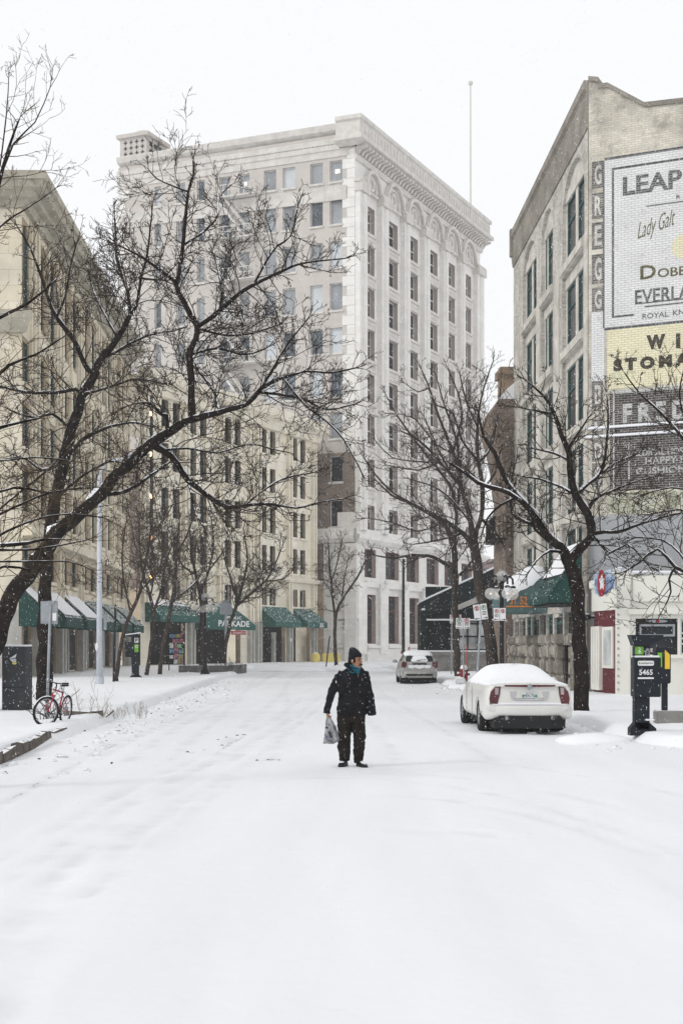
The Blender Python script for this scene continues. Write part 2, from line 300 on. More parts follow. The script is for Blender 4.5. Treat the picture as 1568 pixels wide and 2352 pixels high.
# ---------------------------------------------------------------- facade tools
class Fac:
    def __init__(s,o,d,n):
        s.o=V(o); s.d=V(d).normalized(); s.n=V(n).normalized()
        s.M=Matrix(((s.d.x,s.n.x,0,s.o.x),(s.d.y,s.n.y,0,s.o.y),(0,0,1,s.o.z),(0,0,0,1)))
    def s(s,u):
        k=(u-CU)/K; return (k*s.o.y-s.o.x)/(s.d.x-k*s.d.y)
    def Y(s,a): return s.o.y+s.d.y*a
    def z(s,v,u): return HC+(HZ-v)/K*s.Y(s.s(u))
def wall(mb,S0,S1,Z0,Z1,holes,depth=.25,out=0.,M=None,rv=None):
    ss=sorted({round(x,4) for h in holes for x in h[:2] if S0<x<S1}|{S0,S1}); zz=sorted({round(x,4) for h in holes for x in h[2:4] if Z0<x<Z1}|{Z0,Z1})
    vs=[];fs=[]
    def q(*p): n=len(vs); vs.extend(p); fs.append(list(range(n,n+len(p))))
    for i in range(len(ss)-1):
        for j in range(len(zz)-1):
            a,b,c,d=ss[i],ss[i+1],zz[j],zz[j+1]; m=(a+b)/2; n_=(c+d)/2
            if any(h[0]<m<h[1] and h[2]<n_<h[3] for h in holes): continue
            q((a,out,c),(b,out,c),(b,out,d),(a,out,d))
    if rv is not None: mb.add(vs,fs,M); vs=[];fs=[]
    for h in holes:
        a,b,c,d=h[:4]; A=h[4] if len(h)>4 else 0
        e=out-depth; top=d-A
        q((a,out,c),(a,e,c),(a,e,top),(a,out,top)); q((b,out,c),(b,e,c),(b,e,top),(b,out,top)); q((a,out,c),(b,out,c),(b,e,c),(a,e,c))
        if not A: q((a,out,d),(b,out,d),(b,e,d),(a,e,d))
        else:
            cx=(a+b)/2; rx=(b-a)/2; n=12; pts=[(cx-rx*math.cos(math.pi*k/n),top+A*math.sin(math.pi*k/n)) for k in range(n+1)]
            for k in range(n):
                (x0,z0),(x1,z1)=pts[k],pts[k+1]
                q((x0,out,z0),(x1,out,z1),(x1,e,z1),(x0,e,z0)); (mb if rv is not None else MB()).add([(x0,out,z0),(x1,out,z1),(x1,out,d),(x0,out,d)],[(0,1,2,3)],M)
                if rv is None: q((x0,out,z0),(x1,out,z1),(x1,out,d),(x0,out,d))
        if rv is not None: rv.cut(); rv.add(vs,fs,M); vs=[];fs=[]
    if rv is None: mb.add(vs,fs,M)
rw=random.Random(7)
def window(parent,F,a,b,c,d,depth,fm,gm,t=.07,mull=(),trans=(),name='window',sill=None,label=None,group=None):
    f=MB(F.M); y0=-depth; y1=-depth+.08
    f.box((a,y0,c),(a+t,y1,d)); f.box((b-t,y0,c),(b,y1,d)); f.box((a+t,y0,c),(b-t,y1,c+t)); f.box((a+t,y0,d-t),(b-t,y1,d))
    for m in mull: f.box((a+(b-a)*m-t/2,y0+.002,c+t),(a+(b-a)*m+t/2,y1-.004,d-t))
    for m in trans: f.box((a+t,y0+.002,c+(d-c)*m-t/2),(b-t,y1-.008,c+(d-c)*m+t/2))
    o=f.build(name,fm,parent); g=MB(F.M); g.box((a+t*.5,y0-.03,c+t*.5),(b-t*.5,y0+.03,d-t*.5)); g.build('pane',gm,o)
    if sill: s=MB(F.M); s.box((a-.12,-.02,c-.2),(b+.12,.14,c-.003)); s.build('sill',sill,o)
    return o
def cornice(mb,S0,S1,prof,M,e0=0.,e1=0.):   # prof (out,z) closed polygon; extrude along s
    n=len(prof); vs=[(S0-e0*max(p[0],0),p[0],p[1]) for p in prof]+[(S1+e1*max(p[0],0),p[0],p[1]) for p in prof]
    mb.add(vs,[list(range(n)),list(range(2*n-1,n-1,-1))]+[(i,i+n,(i+1)%n+n,(i+1)%n) for i in range(n)],M)
# ---------------------------------------------------------------- setting: road, pavements
rg=random.Random(3)
def curbL(y): return -4.85-.019*y
def curbR(y): return 6.0-.02*y
from mathutils import kdtree
def gpl(*uv): 
    pts=[(G(u,v,0),1.) for u,v in uv]; return [a for a,_ in smooth0(pts)]
def smooth0(pts):
    out=[];n=len(pts)
    for i in range(n-1):
        p0,p1,p2,p3=[pts[min(max(i+j,0),n-1)][0] for j in (-1,0,1,2)]; k=max(2,int((p2-p1).length/.06))
        for j in range(k):
            t=j/k; out.append((.5*((2*p1)+(p2-p0)*t+(2*p0-5*p1+4*p2-p3)*t*t+(3*p1-p0-3*p2+p3)*t**3),1))
    return out
TRK=[]
for w_,dp,pk,uv in ((.07,.016,.9,((-60,1890),(30,1835),(140,1777),(250,1717),(330,1690),(420,1662),(520,1642))),(.10,.016,.45,((-40,1990),(100,1920),(200,1868),(330,1800),(450,1745),(560,1690),(640,1650),(700,1600))),
  (.10,.016,.5,((-40,2060),(80,1985),(200,1905),(330,1830),(470,1760),(590,1700),(680,1650),(740,1600))),(.12,.014,.4,((-30,2200),(60,2090),(150,1995),(260,1905),(400,1815),(540,1740),(640,1680))),(.13,.014,.4,((-30,2380),(70,2180),(170,2040),(300,1920),(440,1830))),
  (.09,.02,.5,((560,1800),(700,1788),(900,1790),(1100,1818),(1300,1868),(1500,1935),(1650,2000))),(.09,.02,.5,((640,1835),(800,1825),(1000,1834),(1200,1868),(1400,1925),(1600,2005))),(.08,.018,.4,((820,1775),(1000,1782),(1200,1808),(1400,1850),(1620,1915))),(.08,.016,.35,((900,1745),(1100,1752),(1300,1778),(1500,1815),(1650,1850))),
  (.08,.014,.4,((760,1600),(690,1660),(600,1730),(500,1800),(380,1880),(250,1980))),(.08,.014,.4,((800,1560),(740,1620),(650,1700),(540,1790),(400,1900),(200,2060))),(.16,.02,.4,((1080,1914),(1110,1917),(1150,1922))),(.2,.015,.35,((940,1912),(1000,1918),(1060,1916)))):
    p_=gpl(*uv); kd=kdtree.KDTree(len(p_))
    for i_,q_ in enumerate(p_): kd.insert(q_,i_)
    kd.balance(); TRK.append((w_,dp,pk,kd,min(a.x for a in p_)-.6,max(a.x for a in p_)+.6,min(a.y for a in p_)-.6,max(a.y for a in p_)+.6))
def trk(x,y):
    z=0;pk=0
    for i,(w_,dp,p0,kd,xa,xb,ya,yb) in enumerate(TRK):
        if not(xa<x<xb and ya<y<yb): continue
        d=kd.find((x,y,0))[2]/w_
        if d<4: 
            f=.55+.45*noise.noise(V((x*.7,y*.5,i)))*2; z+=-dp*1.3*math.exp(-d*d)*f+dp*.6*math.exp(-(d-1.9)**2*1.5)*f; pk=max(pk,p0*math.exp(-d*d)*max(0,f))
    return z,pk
tracks=[(-3.3,-.012,.09),(-1.9,-.012,.10),(-2.5,-.035,.08),(-1.0,-.03,.08),(.9,-.02,.08),(2.3,-.02,.07),(-3.9,.0,.08)]
def road_z(x,y):
    n=noise.noise(V((x*.35,y*.12,0)))*.035+noise.noise(V((x*1.7,y*.5,3)))*.010+noise.noise(V((x*5,y*2.,7)))*.0035
    t=0
    if y<95:
        for i,(x0,k,wd) in enumerate(tracks):
            d=(x-x0-k*(y-20)-.10*math.sin(y*.13+i))/wd
            if abs(d)<3: t-=(.013 if i%2 else .018)*math.exp(-d*d)*(.5+.5*noise.noise(V((x,y*.25,i+9))))
        t+=trk(x,y)[0]
        dl=(x-curbL(y)-.75)/.5
        if abs(dl)<2 and y>18: t+=.05*math.exp(-dl*dl)*(.6+noise.noise(V((x*2,y*1.5,1))))
        dl=(x-curbR(y)+.35)/.45
        if abs(dl)<2 and y>25: t+=.06*math.exp(-dl*dl)*(.6+noise.noise(V((x*2,y*1.5,5))))
    return n+t
def grid(xs,ys,fz,mask=None):
    mb=MB(); nx=len(xs); mb.v=[V((x,y,fz(x,y))) for y in ys for x in xs]
    mb.f=[(j*nx+i,j*nx+i+1,(j+1)*nx+i+1,(j+1)*nx+i) for j in range(len(ys)-1) for i in range(nx-1)]; return mb
def steps(a,b,st0,st1):
    r=[a]; 
    while r[-1]<b: t=(r[-1]-a)/(b-a); r.append(r[-1]+st0+(st1-st0)*t)
    return r
xs=[-320,-150,-60,-30,-18,-13,-11]+[-10+i*.09 for i in range(212)]+[9.3,10.5,13,18,30,60,150,320]
ys=[-60,-20,-5,0,2,4]+steps(4.3,60,.075,.4)+steps(61,130,.8,2.5)+[140,170,250,450]
def rz(x,y):
    if abs(x)>10.3 or y>135 or y<4: return 0.
    return road_z(x,y)
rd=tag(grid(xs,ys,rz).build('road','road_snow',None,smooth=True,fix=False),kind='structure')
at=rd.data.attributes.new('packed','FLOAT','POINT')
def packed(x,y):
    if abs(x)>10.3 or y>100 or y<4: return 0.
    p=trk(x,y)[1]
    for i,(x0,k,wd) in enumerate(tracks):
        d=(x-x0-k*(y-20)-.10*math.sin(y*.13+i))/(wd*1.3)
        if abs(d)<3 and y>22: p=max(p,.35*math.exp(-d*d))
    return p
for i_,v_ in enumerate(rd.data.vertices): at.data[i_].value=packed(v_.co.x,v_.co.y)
def side_z(x,y,edge,sg):
    d=sg*(x-edge)               # distance in from the kerb
    z=.16*min(1,max(0,(d+.12)/.28))**1.0-.05*max(0,-d*6) 
    if d<-.12: z=-.2
    if d>0: z+=.05*max(-.3,noise.noise(V((x*.8,y*.6,2))))+.02*noise.noise(V((x*3,y*3,5)))+.05*math.exp(-((d-.35)/.5)**2)
    return z
def sidewalk(name,edge,sg,y0,y1,wid,endr=1.5):
    ts=[-.2,-.1,0,.08,.16]+[.16+i*.14 for i in range(1,40)]+[7,9,12,wid]
    yy=[y0-.6,y0-.3,y0]+steps(y0+.2,y1,.15,1.2); mb=MB(); n=len(ts)
    for j,y in enumerate(yy):
        for t in ts:
            r=max(0,endr-(y-y0)); x=edge(y)+sg*(t+ (endr-math.sqrt(max(0,endr**2-r*r)) if r<=endr else endr))
            z=side_z(x,y,x-sg*t,sg)
            if j==0: z=-.2
            if j==1: z=min(z,.02)
            mb.v.append(V((x,y,z)))
    mb.f=[(j*n+i,j*n+i+1,(j+1)*n+i+1,(j+1)*n+i) for j in range(len(yy)-1) for i in range(n-1)]
    return tag(mb.build(name,'snow',None,smooth=True,fix=True),kind='structure')
sidewalk('left_sidewalk',curbL,-1,11,112,60,.3)
sidewalk('right_sidewalk',curbR,1,24.2,120,60,2.)
def far_side():      # pavement in front of the far buildings
    mb=MB(); a=V((-17,108,0)); pts=[(-17,106),(-6.2,114),(-3.0,121),(.5,133),(8,141),(20,165),(60,240),(60,300),(-60,300),(-60,106)]
    mb.prismz(pts,-.3,.17); return tag(mb.build('far_sidewalk','snow',None,fix=True),kind='structure')
far_side()
# ================================================================ LEFT BUILDING (A)
A=Fac((-16.17,72,0),(-.0208,1,0),(1,.0208,0))
def yA(Y): return (Y-72)
rootA=thing('left_building','long cream building with pilasters and row of green awnings on the left','building',(-16.17,72,0),world=True)
bays=[(68.3+7.4*i,74.3+7.4*i) for i in range(0,6)]
holes=[];wins=[]
ZA=24.2
mb=MB(A.M)
for (y0,y1) in bays:
    a=max(yA(y0),.25); b=yA(y1); holes.append((a+.15,b-.15,.2,3.35))
    c=(yA(y0)+b)/2
    for k,off in enumerate((-1.6,1.6)):
        for (z0,z1,ar) in ((5.35,6.9,0),(8.6,10.7,0),(11.9,14.0,0),(15.2,17.3,0),(18.9,23.3,.62)):
            if c+off-.6<.1: continue
            h=(c+off-.75,c+off+.75,z0,z1,ar*1.2); holes.append(h); wins.append(h)
rv=MB(A.M); wall(mb,0,41.,0,ZA,holes,.13,rv=rv)
mb.build('street_wall','wall_tan',rootA); rv.build_each('window_reveal','reveal_tan',rootA)
sp_=MB(A.M)
for z0,z1 in ((7.0,8.35),(10.95,11.65),(14.25,14.95),(17.5,18.65),(23.5,24.15),(3.4,5.1)):
    sp_.cut(); sp_.box((.0,-.01,z0),(41,.05,z1))
sp_.build_each('spandrel','cream',rootA)
for h in wins: window(rootA,A,h[0],h[1],h[2],h[3],.14,'win_green','glass_dark',t=.06,mull=(),trans=(.5,),sill='cream' if not h[4] else None)
for (y0,y1) in bays:
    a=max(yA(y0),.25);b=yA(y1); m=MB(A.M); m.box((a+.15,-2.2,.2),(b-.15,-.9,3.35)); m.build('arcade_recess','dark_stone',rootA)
pil=MB(A.M); pl2=MB(A.M)
for i in range(7):
    e=yA(68.3+7.4*i)-.7
    for o in (-.62,.35):
        if e+o<0: continue
        pil.cut().box((e+o,-.01,3.6),(e+o+.46,.22,23.6)); pl2.cut().box((e+o-.04,-.01,0),(e+o+.40,.36,3.6))
    for o in (3.2,):   # slim inner shaft
        if e+o>.3: pl2.cut().box((e+o+.2,-.5,0),(e+o+.5,.0,3.35))
for i in range(6):
    c=yA((bays[i][0]+bays[i][1])/2)
    if c>1: pil.cut().box((c-.22,-.01,7.9),(c+.22,.18,23.6))
    for o in (-2.75,2.5):
        if c+o>.2: pil.cut().box((c+o,-.01,7.9),(c+o+.25,.16,23.6))
pil.build_each('pilaster','cream',rootA); pl2.build_each('stone_pier','stone_grey',rootA)
bd=MB(A.M)
for z0,z1,o in ((3.6,3.85,.25),(7.35,7.75,.62),(7.75,7.9,.45)): cornice(bd,0,41,[(-.01,z0),(o,z0),(o,z1),(-.01,z1)],A.M,1)
bd.build('string_course','cream',rootA)
cn=MB(A.M); prof=[(-.02,23.9),(.30,23.9),(.42,24.25),(.75,24.32),(.8,24.6),(1.2,24.66),(1.3,24.95),(1.45,25.0),(1.45,25.4),(-.02,25.4)]
cornice(cn,0,41,prof,A.M,1)
FA=Fac((-16.17,72,0),(-1,-.0208,0),(.0208,-1,0))
cornice(cn,0,14,prof,FA.M,1,0); cn.build('cornice','cornice_tan',rootA)
mb=MB(FA.M); hs_=[(3.2,4.1,z,z+2.1) for z in (8.6,11.7,14.8)]+[(7.2,8.1,z,z+2.1) for z in (8.6,11.7,14.8)]
wall(mb,0,14,0,ZA,hs_,.4); mb.box((0,-40,ZA-.2),(14,-.5,ZA+.02)); mb.build('front_wall','cream',rootA)
for h in hs_: window(rootA,FA,*h,.38,'win_green','glass_mid')
m=MB(FA.M); m.box((.004,-.01,0),(2.4,.10,3.6)); m.box((2.9,-.01,0),(14,.08,1.1)); m.build('stone_base','stone_grey',rootA)
m=MB(FA.M); cornice(m,0,14,[(-.01,17.6),(.3,17.6),(.55,18.3),(.55,18.7),(-.01,18.7)],FA.M,1,0); m.build('band','cornice_tan',rootA); m=MB(FA.M); m.box((.0,-.01,18.7),(1.1,.12,23.9)); m.build('corner_pilaster','cream',rootA)
def awning(parent,F,a,b,zt,zb,out,val,fm,sm=None,scover=1.,label=None,lines=None):
    m=MB(F.M); e=.04
    m.prismx([(0,zt),(out,zb+val),(out,zb),(out-.03,zb),(out-.03,zb+val-.02),(0,zt-.06)],a,b)   # cloth top and valance
    for x in (a,b-.02): m.prismx([(.0,zt),(out,zb+val),(out,zb),(0,zb)],x,x+.02)
    o=m.build('awning',fm,parent)
    if label: o['label']=label
    if sm:
        s=MB(F.M); L=20; W=10; r=random.Random(int(a*10)+5); vs=[];fs=[]
        for i in range(W+1):
            for j in range(L+1):
                t=j/L*scover; x=a+.1+(b-a-.2)*i/W
                vs.append((x,.03+t*(out-.03)+.03,zt+(zb+val-zt)*t+.045+.02*noise.noise(V((x*2,t*6,a)))))
        for i in range(W):
            for j in range(L):
                fs.append((i*(L+1)+j,i*(L+1)+j+1,(i+1)*(L+1)+j+1,(i+1)*(L+1)+j))
        s.add(vs,fs); s.build('snow_cover',sm,o,smooth=True,fix=False)
    return o
for i,(y0,y1) in enumerate(bays):
    a=max(yA(y0),-.9); b=yA(y1)
    awning(rootA,A,a+.1,b-.1,4.75,2.75,1.55,.55,'awning_green','snow_cap' if i in(0,1,2) else None, .93)
# corner awning at end of A / start of B
# ================================================================ FAR CREAM BUILDING (B, the parkade)
B0=V((-15.9,112.5,0)); B=Fac(B0,(.458,1,0),(1,-.458,0))
rootB=thing('parkade_building','cream building with arched top windows and green entrance awnings closing the street on the left','building',B0,world=True)
sE=B.s(725); ZB=23.3
cen=[(392,1),(455,1),(535,1),(616,1),(686,1)]
holes=[];wins=[]
rows=[(B.z(1312,616),B.z(1253,616),0),(B.z(1225,616),B.z(1165,616),0),(B.z(1130,616),B.z(1075,616),0),(B.z(1043,616),B.z(983,616),.5)]
zc=B.z(1330,616)
for u,_ in cen:
    c=B.s(u)
    for o in (-.88,.88):
        for r in rows: h=(c+o-.55,c+o+.55,r[0],r[1],r[2]); holes.append(h); wins.append(h)
        h=(c+o-.62,c+o+.62,B.z(1387,616)-.15,B.z(1345,616)-.2); holes.append(h); wins.append(h)
def dr(u0,u1,z1): h=(B.s(u0),B.s(u1),.15,z1); holes.append(h); return h
zb=B.z(1442,690)
doors=[dr(598,655,zb+.3),dr(671,712,zb+.3),dr(446,552,zb+.3),dr(345,425,zb+.35)]
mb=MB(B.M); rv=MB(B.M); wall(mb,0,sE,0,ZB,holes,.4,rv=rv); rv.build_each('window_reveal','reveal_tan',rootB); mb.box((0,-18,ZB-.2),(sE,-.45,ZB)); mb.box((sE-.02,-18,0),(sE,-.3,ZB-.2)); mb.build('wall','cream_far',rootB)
for k,h in enumerate(wins):
    top=h[3]<zc
    o=window(rootB,B,h[0],h[1],h[2],h[3],.38,'win_white' if top else 'win_green','glass_dark',t=.06,trans=() if top else (.5,),sill='cream_far' if not top else None)
for h in doors:
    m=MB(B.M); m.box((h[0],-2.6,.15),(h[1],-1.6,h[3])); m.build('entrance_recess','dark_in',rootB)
m=MB(B.M); s=B.s(690); m.box((s-.1,-1.5,.2),(s+1.0,-1.4,2.6)); m.build('door','galv',rootB)
m=MB(B.M); s=B.s(640); m.box((s-.4,-.6,.2),(s+.0,-.3,3.0)); m.build('door_column','stone_grey',rootB)
p=MB(B.M)
for u in (590,662,718,503,573,424,330):
    s=B.s(u)
    for o in (-.42,.12): p.cut().box((s+o,-.01,3.9 if u>560 else 5.2),(s+o+.28,.32,ZB-1.6))
p.build_each('pilaster','cream_far',rootB)
p=MB(B.M)
for u in (590,662,718,573,436):
    s=B.s(u)
    for o in (-.44,.10): p.cut().box((s+o,-.01,0),(s+o+.32,.36,3.85))
p.build_each('stone_pier','stone_grey',rootB)
m=MB(B.M); cornice(m,0,sE,[(-.01,zc-.2),(.5,zc-.1),(.62,zc+.25),(-.01,zc+.32)],B.M,0,1); cornice(m,0,sE,[(-.01,ZB-1.5),(.35,ZB-1.4),(.5,ZB-.7),(1.0,ZB-.3),(1.0,ZB+.5),(-.01,ZB+.5)],B.M,0,1); m.build('cornice','cream_far',rootB)
# snow on the window hoods, lit stair lamps
m=MB(B.M); m.box((B.s(333),-.01,B.z(1345,341)),(B.s(351),.02,B.z(905,341))); m.build('stair_window','glass_dark',rootB)
for v in (950,1043,1140,1235,1328):
    s=B.s(341); m=MB(B.M); m.ball((s,.12,B.z(v,341)),.2); m.build('wall_lamp','lamp_lit',rootB)
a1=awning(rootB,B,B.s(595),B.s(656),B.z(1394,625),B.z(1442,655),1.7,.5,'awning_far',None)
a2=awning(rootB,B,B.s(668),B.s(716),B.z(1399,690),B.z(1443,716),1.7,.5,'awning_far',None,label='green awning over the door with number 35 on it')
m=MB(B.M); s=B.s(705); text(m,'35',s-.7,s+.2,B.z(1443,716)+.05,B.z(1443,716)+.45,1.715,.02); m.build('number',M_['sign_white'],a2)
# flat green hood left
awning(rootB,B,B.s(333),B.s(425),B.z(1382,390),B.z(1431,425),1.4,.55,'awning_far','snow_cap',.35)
# domed hood over the public parking entrance
m=MB(B.M); s0=B.s(439); s1=B.s(553); z0=B.z(1447,500); z1=B.z(1400,500); vs=[];fs=[];n=14;q=7
for i in range(n+1):
    x=s0+(s1-s0)*i/n; hgt=math.sin(math.pi*min(1,max(0,i/n)))**.55 if 0<i<n else 0
    for j in range(q+1):
        a=j/q*math.pi/2; vs.append((x,1.5*math.sin(a),z0+.45+(z1-z0-.45+.5)*hgt*math.cos(a)))
for i in range(n):
    for j in range(q): fs.append((i*(q+1)+j,i*(q+1)+j+1,(i+1)*(q+1)+j+1,(i+1)*(q+1)+j))
m.add(vs,fs); m.box((s0,1.46,z0),(s1,1.5,z0+.46)); m.prism([(s0+1.0,z0+.46),(s1-1.0,z0+.46),(s1-2.2,z0+1.3),(s0+2.2,z0+1.3)],1.40,1.49); m.box((s0,0,z0),(s0+.03,1.46,z0+.46)); m.box((s1-.03,0,z0),(s1,1.46,z0+.46)); hood=m.build('awning','awning_far',rootB)
m=MB(B.M); sA=B.s(468); text(m,'PUBLIC',B.s(486),B.s(520),z0+.92,z0+1.18,1.52,.02); text(m,'PARKADE',B.s(466),B.s(538),z0+.28,z0+.80,1.52,.03); m.build('lettering','sign_white',hood)
sA=B.s(500)
m=MB(B.M); m.box((sA,1.3,z0-.42),(B.s(533),1.4,z0-.08)); o=m.build('entrance_sign','sign_red',rootB)
m=MB(B.M); text(m,'CAR CLEARANCE 6 FT',sA+.15,B.s(533)-.15,z0-.34,z0-.16,1.41,.01); m.build('lettering','sign_white',o)
# ================================================================ TALL BANK BUILDING (C)
Cc=V((1.35,142,0)); C2=Fac(Cc,(.464,1,0),(1,-.464,0)); C1=Fac(Cc,(-2.34,1,0),(-1,-2.34,0))
rootC=thing('tall_building','tallest building, ten storeys of grey brick and white terracotta with heavy bracketed cornice','building',Cc,world=True)
L1=C1.s(272); L2=C2.s(1102); ZC=54.1
colsu=[(355,370),(405,425),(452,470),(504,528),(547,573),(606,634),(649,678),(712,741),(757,786)]
rowsv=[(416,368),(514,454),(613,553),(712,650),(810,752),(911,849),(1007,947),(1107,1047),(1210,1148),(1315,1247),(1401,1353),(1487,1439)]
zr=[(C1.z(a,771),C1.z(b,771)) for a,b in rowsv]
holes=[];wl=[]
for i,(z0,z1) in enumerate(zr):
    for j,(u0,u1) in enumerate(colsu):
        if i>5 and j<7: continue        # hidden behind the parkade
        if i>6 and j<8: continue
        a,b=C1.s(u1),C1.s(u0)
        h=(a,b,z0,z1); holes.append(h); wl.append((h,i,j))
zb1=C1.z(1040,771); zb2=C1.z(1345,771)
mb=MB(C1.M); wall(mb,0,L1,zb1,ZC-1,[h for h in holes if h[2]>zb1],.35); mb.build('side_wall','tan_brick',rootC)
mb=MB(C1.M); wall(mb,0,L1,zb2,zb1,[h for h in holes if zb2<h[2]<zb1],.35); mb.build('lower_side_wall','brown_brick',rootC)
mb=MB(C1.M); wall(mb,0,L1,0,zb2,[h for h in holes if h[2]<zb2],.35); mb.build('painted_base','tan_paint',rootC)
for h,i,j in wl:
    g='glass_dark' if i>=7 else rw.choice(['glass_sky','glass_sky','glass_blind','glass_mid'])
    if i==9: g='glass_lit'
    o=window(rootC,C1,*h,.32,'win_white',g,t=.09,trans=(.5,) if i in(10,9) else (),mull=(.33,.66) if i==10 else (),sill='ornament_white')
    if i==11:
        m=MB(C1.M)
        for k in range(9): m.box((h[0]+.1+k*(h[1]-h[0]-.2)/8-.03,-.12,h[2]),(h[0]+.1+k*(h[1]-h[0]-.2)/8+.03,-.06,h[3]))
        m.build('bars','black_metal',o)
    if i==0 and j in (8,4): m=MB(C1.M); m.box((h[0]+.4,-.27,h[2]+.9),(h[1]-.5,-.26,h[2]+1.3)); m.build('ceiling_light',mat('lit_%d'%j,(1,.95,.8),.5,0,emit=.9),o)
bd=MB(C1.M)
for z in (zr[0][0]-.9,): cornice(bd,.9,L1,[(-.01,z-1.0),(.12,z-1.0),(.2,z),(.3,z+.35),(-.01,z+.35)],C1.M)
zt=zr[0][1]
for (za,zb_,o) in ((zt+.35,zt+1.1,.10),(zt+1.6,zt+2.1,.35),(zt+1.3,zt+1.6,.15)): cornice(bd,.6,L1,[(-.01,za),(o,za),(o+.05,zb_),(-.01,zb_)],C1.M)
za=C1.z(338,790); zp=C1.z(285,800)
cornice(bd,1.6,L1,[(-.01,za-.25),(.25,za-.15),(.3,za+.3),(-.01,za+.4)],C1.M); cornice(bd,1.6,L1,[(-.01,ZC-.7),(.3,ZC-.6),(.45,ZC-.1),(.45,ZC),(-.4,ZC),(-.4,ZC-.9)],C1.M)
x=1.2
while x<L1: bd.box((x,-.01,zt+1.25),(x+.16,.28,zt+1.6)); x+=.42
bd.build('side_bands','ornament_white',rootC)
qn=MB(C1.M); z=zb1; k=0
while z<zt+.3: wq=1.35 if k%2 else .85; qn.cut(); qn.box((.0,-.01,z),(wq,.06,z+.95)); qn.cut(); qn.box((L1-wq,-.01,z),(L1,.06,z+.95)); z+=.98; k+=1
qn.build_each('quoin','terracotta_white',rootC)
# street front
rv=[(537,476),(632,565),(730,662),(827,755),(925,859),(1021,954),(1118,1055),(1220,1161)]
zq=[(C2.z(a,850),C2.z(b,850)) for a,b in rv]; bu=[(838,862),(886,915),(934,961),(980,1006),(1021,1046),(1060,1083)]
bs=[(C2.s(a),C2.s(b)) for a,b in bu]
holes=[];bw=[]
zg=C2.z(1250,850)
for a,b in bs:
    for (z0,z1) in zq: holes.append((a+.25,b-.25,z0,z1)); bw.append((a+.25,b-.25,z0,z1,0))
    h=(a-.1,b+.1,C2.z(1327,850),C2.z(1262,850)); holes.append(h); bw.append(h+(1,))
    h=(a-.1,b+.1,C2.z(1479,850),C2.z(1366,850)); holes.append(h); bw.append(h+(2,))
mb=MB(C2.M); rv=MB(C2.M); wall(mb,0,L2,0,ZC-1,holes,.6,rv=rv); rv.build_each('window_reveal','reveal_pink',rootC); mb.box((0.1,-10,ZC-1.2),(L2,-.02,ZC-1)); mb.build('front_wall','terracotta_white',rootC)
for h in bw:
    if h[4]==0: window(rootC,C2,*h[:4],.55,'pale_metal','glass_dark',t=.12,mull=(.5,),trans=(.5,),name='bay_window')
    else: window(rootC,C2,*h[:4],.55,'win_red','glass_dark',t=.13,mull=(.5,),trans=(.68,) if h[4]==2 else (),name='shop_window')
pr=MB(C2.M); om=MB(C2.M)
edges=[0.0]+[(bs[i][1]+bs[i+1][0])/2 for i in range(5)]+[L2]
ztop=zq[0][1]; 
for i,e in enumerate(edges):
    if i==0: a,b=.0,bs[0][0]-.55
    elif i==6: a,b=bs[5][1]+.5,L2
    else: a,b=bs[i-1][1]+.45,bs[i][0]-.45
    pr.cut(); om.cut(); pr.box((a,-.01,zg+1.2),(b,.55,ztop+.6)); m_=(a+b)/2
    pr.tube([(m_,.5,zg+1.2),(m_,.5,ztop+.4)],.38,10)
    om.box((a-.15,-.01,ztop+.6),(b+.15,.85,ztop+1.5)); om.box((a-.25,-.01,ztop+1.5),(b+.25,.75,ztop+1.75))
    pr.box((a-.1,-.01,0.9),(b+.1,.45,C2.z(1340,850)))
pr.build_each('pier','terracotta_white',rootC); om.build_each('capital','ornament_white',rootC); om=MB(C2.M); spn=MB(C2.M)
for a,b in bs:       # spandrels, arches with roundels
    om.cut()
    for k,(z0,z1) in enumerate(zq):
        spn.cut(); spn.box((a+.05,-.3,z0-.35),(b-.05,.22,z0-.05)); spn.box((a+.1,-.3,z0-.9),(b-.1,.08,z0-.34))
        if k<7: spn.box((a+.5,.07,z0-.8),(b-.5,.13,z0-.45)); spn.box((a+.1,-.3,z0-1.25),(b-.1,.15,z0-.895))
    c=(a+b)/2; r=(b-a)/2+.3; zs=ztop+1.6
    for rr,o,t in ((r,.55,.35),(r-.45,.25,.25)):
        pts=[(c-rr*math.cos(math.pi*q/14),zs+rr*1.05*math.sin(math.pi*q/14)) for q in range(15)]
        for q in range(14):
            (x0,y0),(x1,y1)=pts[q],pts[q+1]; dx,dy=(x0-c)/rr,(y0-zs)/rr; ex,ey=(x1-c)/rr,(y1-zs)/rr
            om.prism([(x0,y0),(x1,y1),(x1+ex*t,y1+ey*t),(x0+dx*t,y0+dy*t)],-.01,o)
    om.torus((c,.1,zs+.7),.62,.2,16,6); om.box((a+.1,-.3,zs-.5),(b-.1,.4,zs-.25))
    om.box((a+.2,-.01,zs-.2),(a+.5,.3,zs+.9)); om.box((b-.5,-.01,zs-.2),(b-.2,.3,zs+.9))
om.build_each('arch','ornament_white',rootC); spn.build_each('spandrel','ornament_white',rootC)
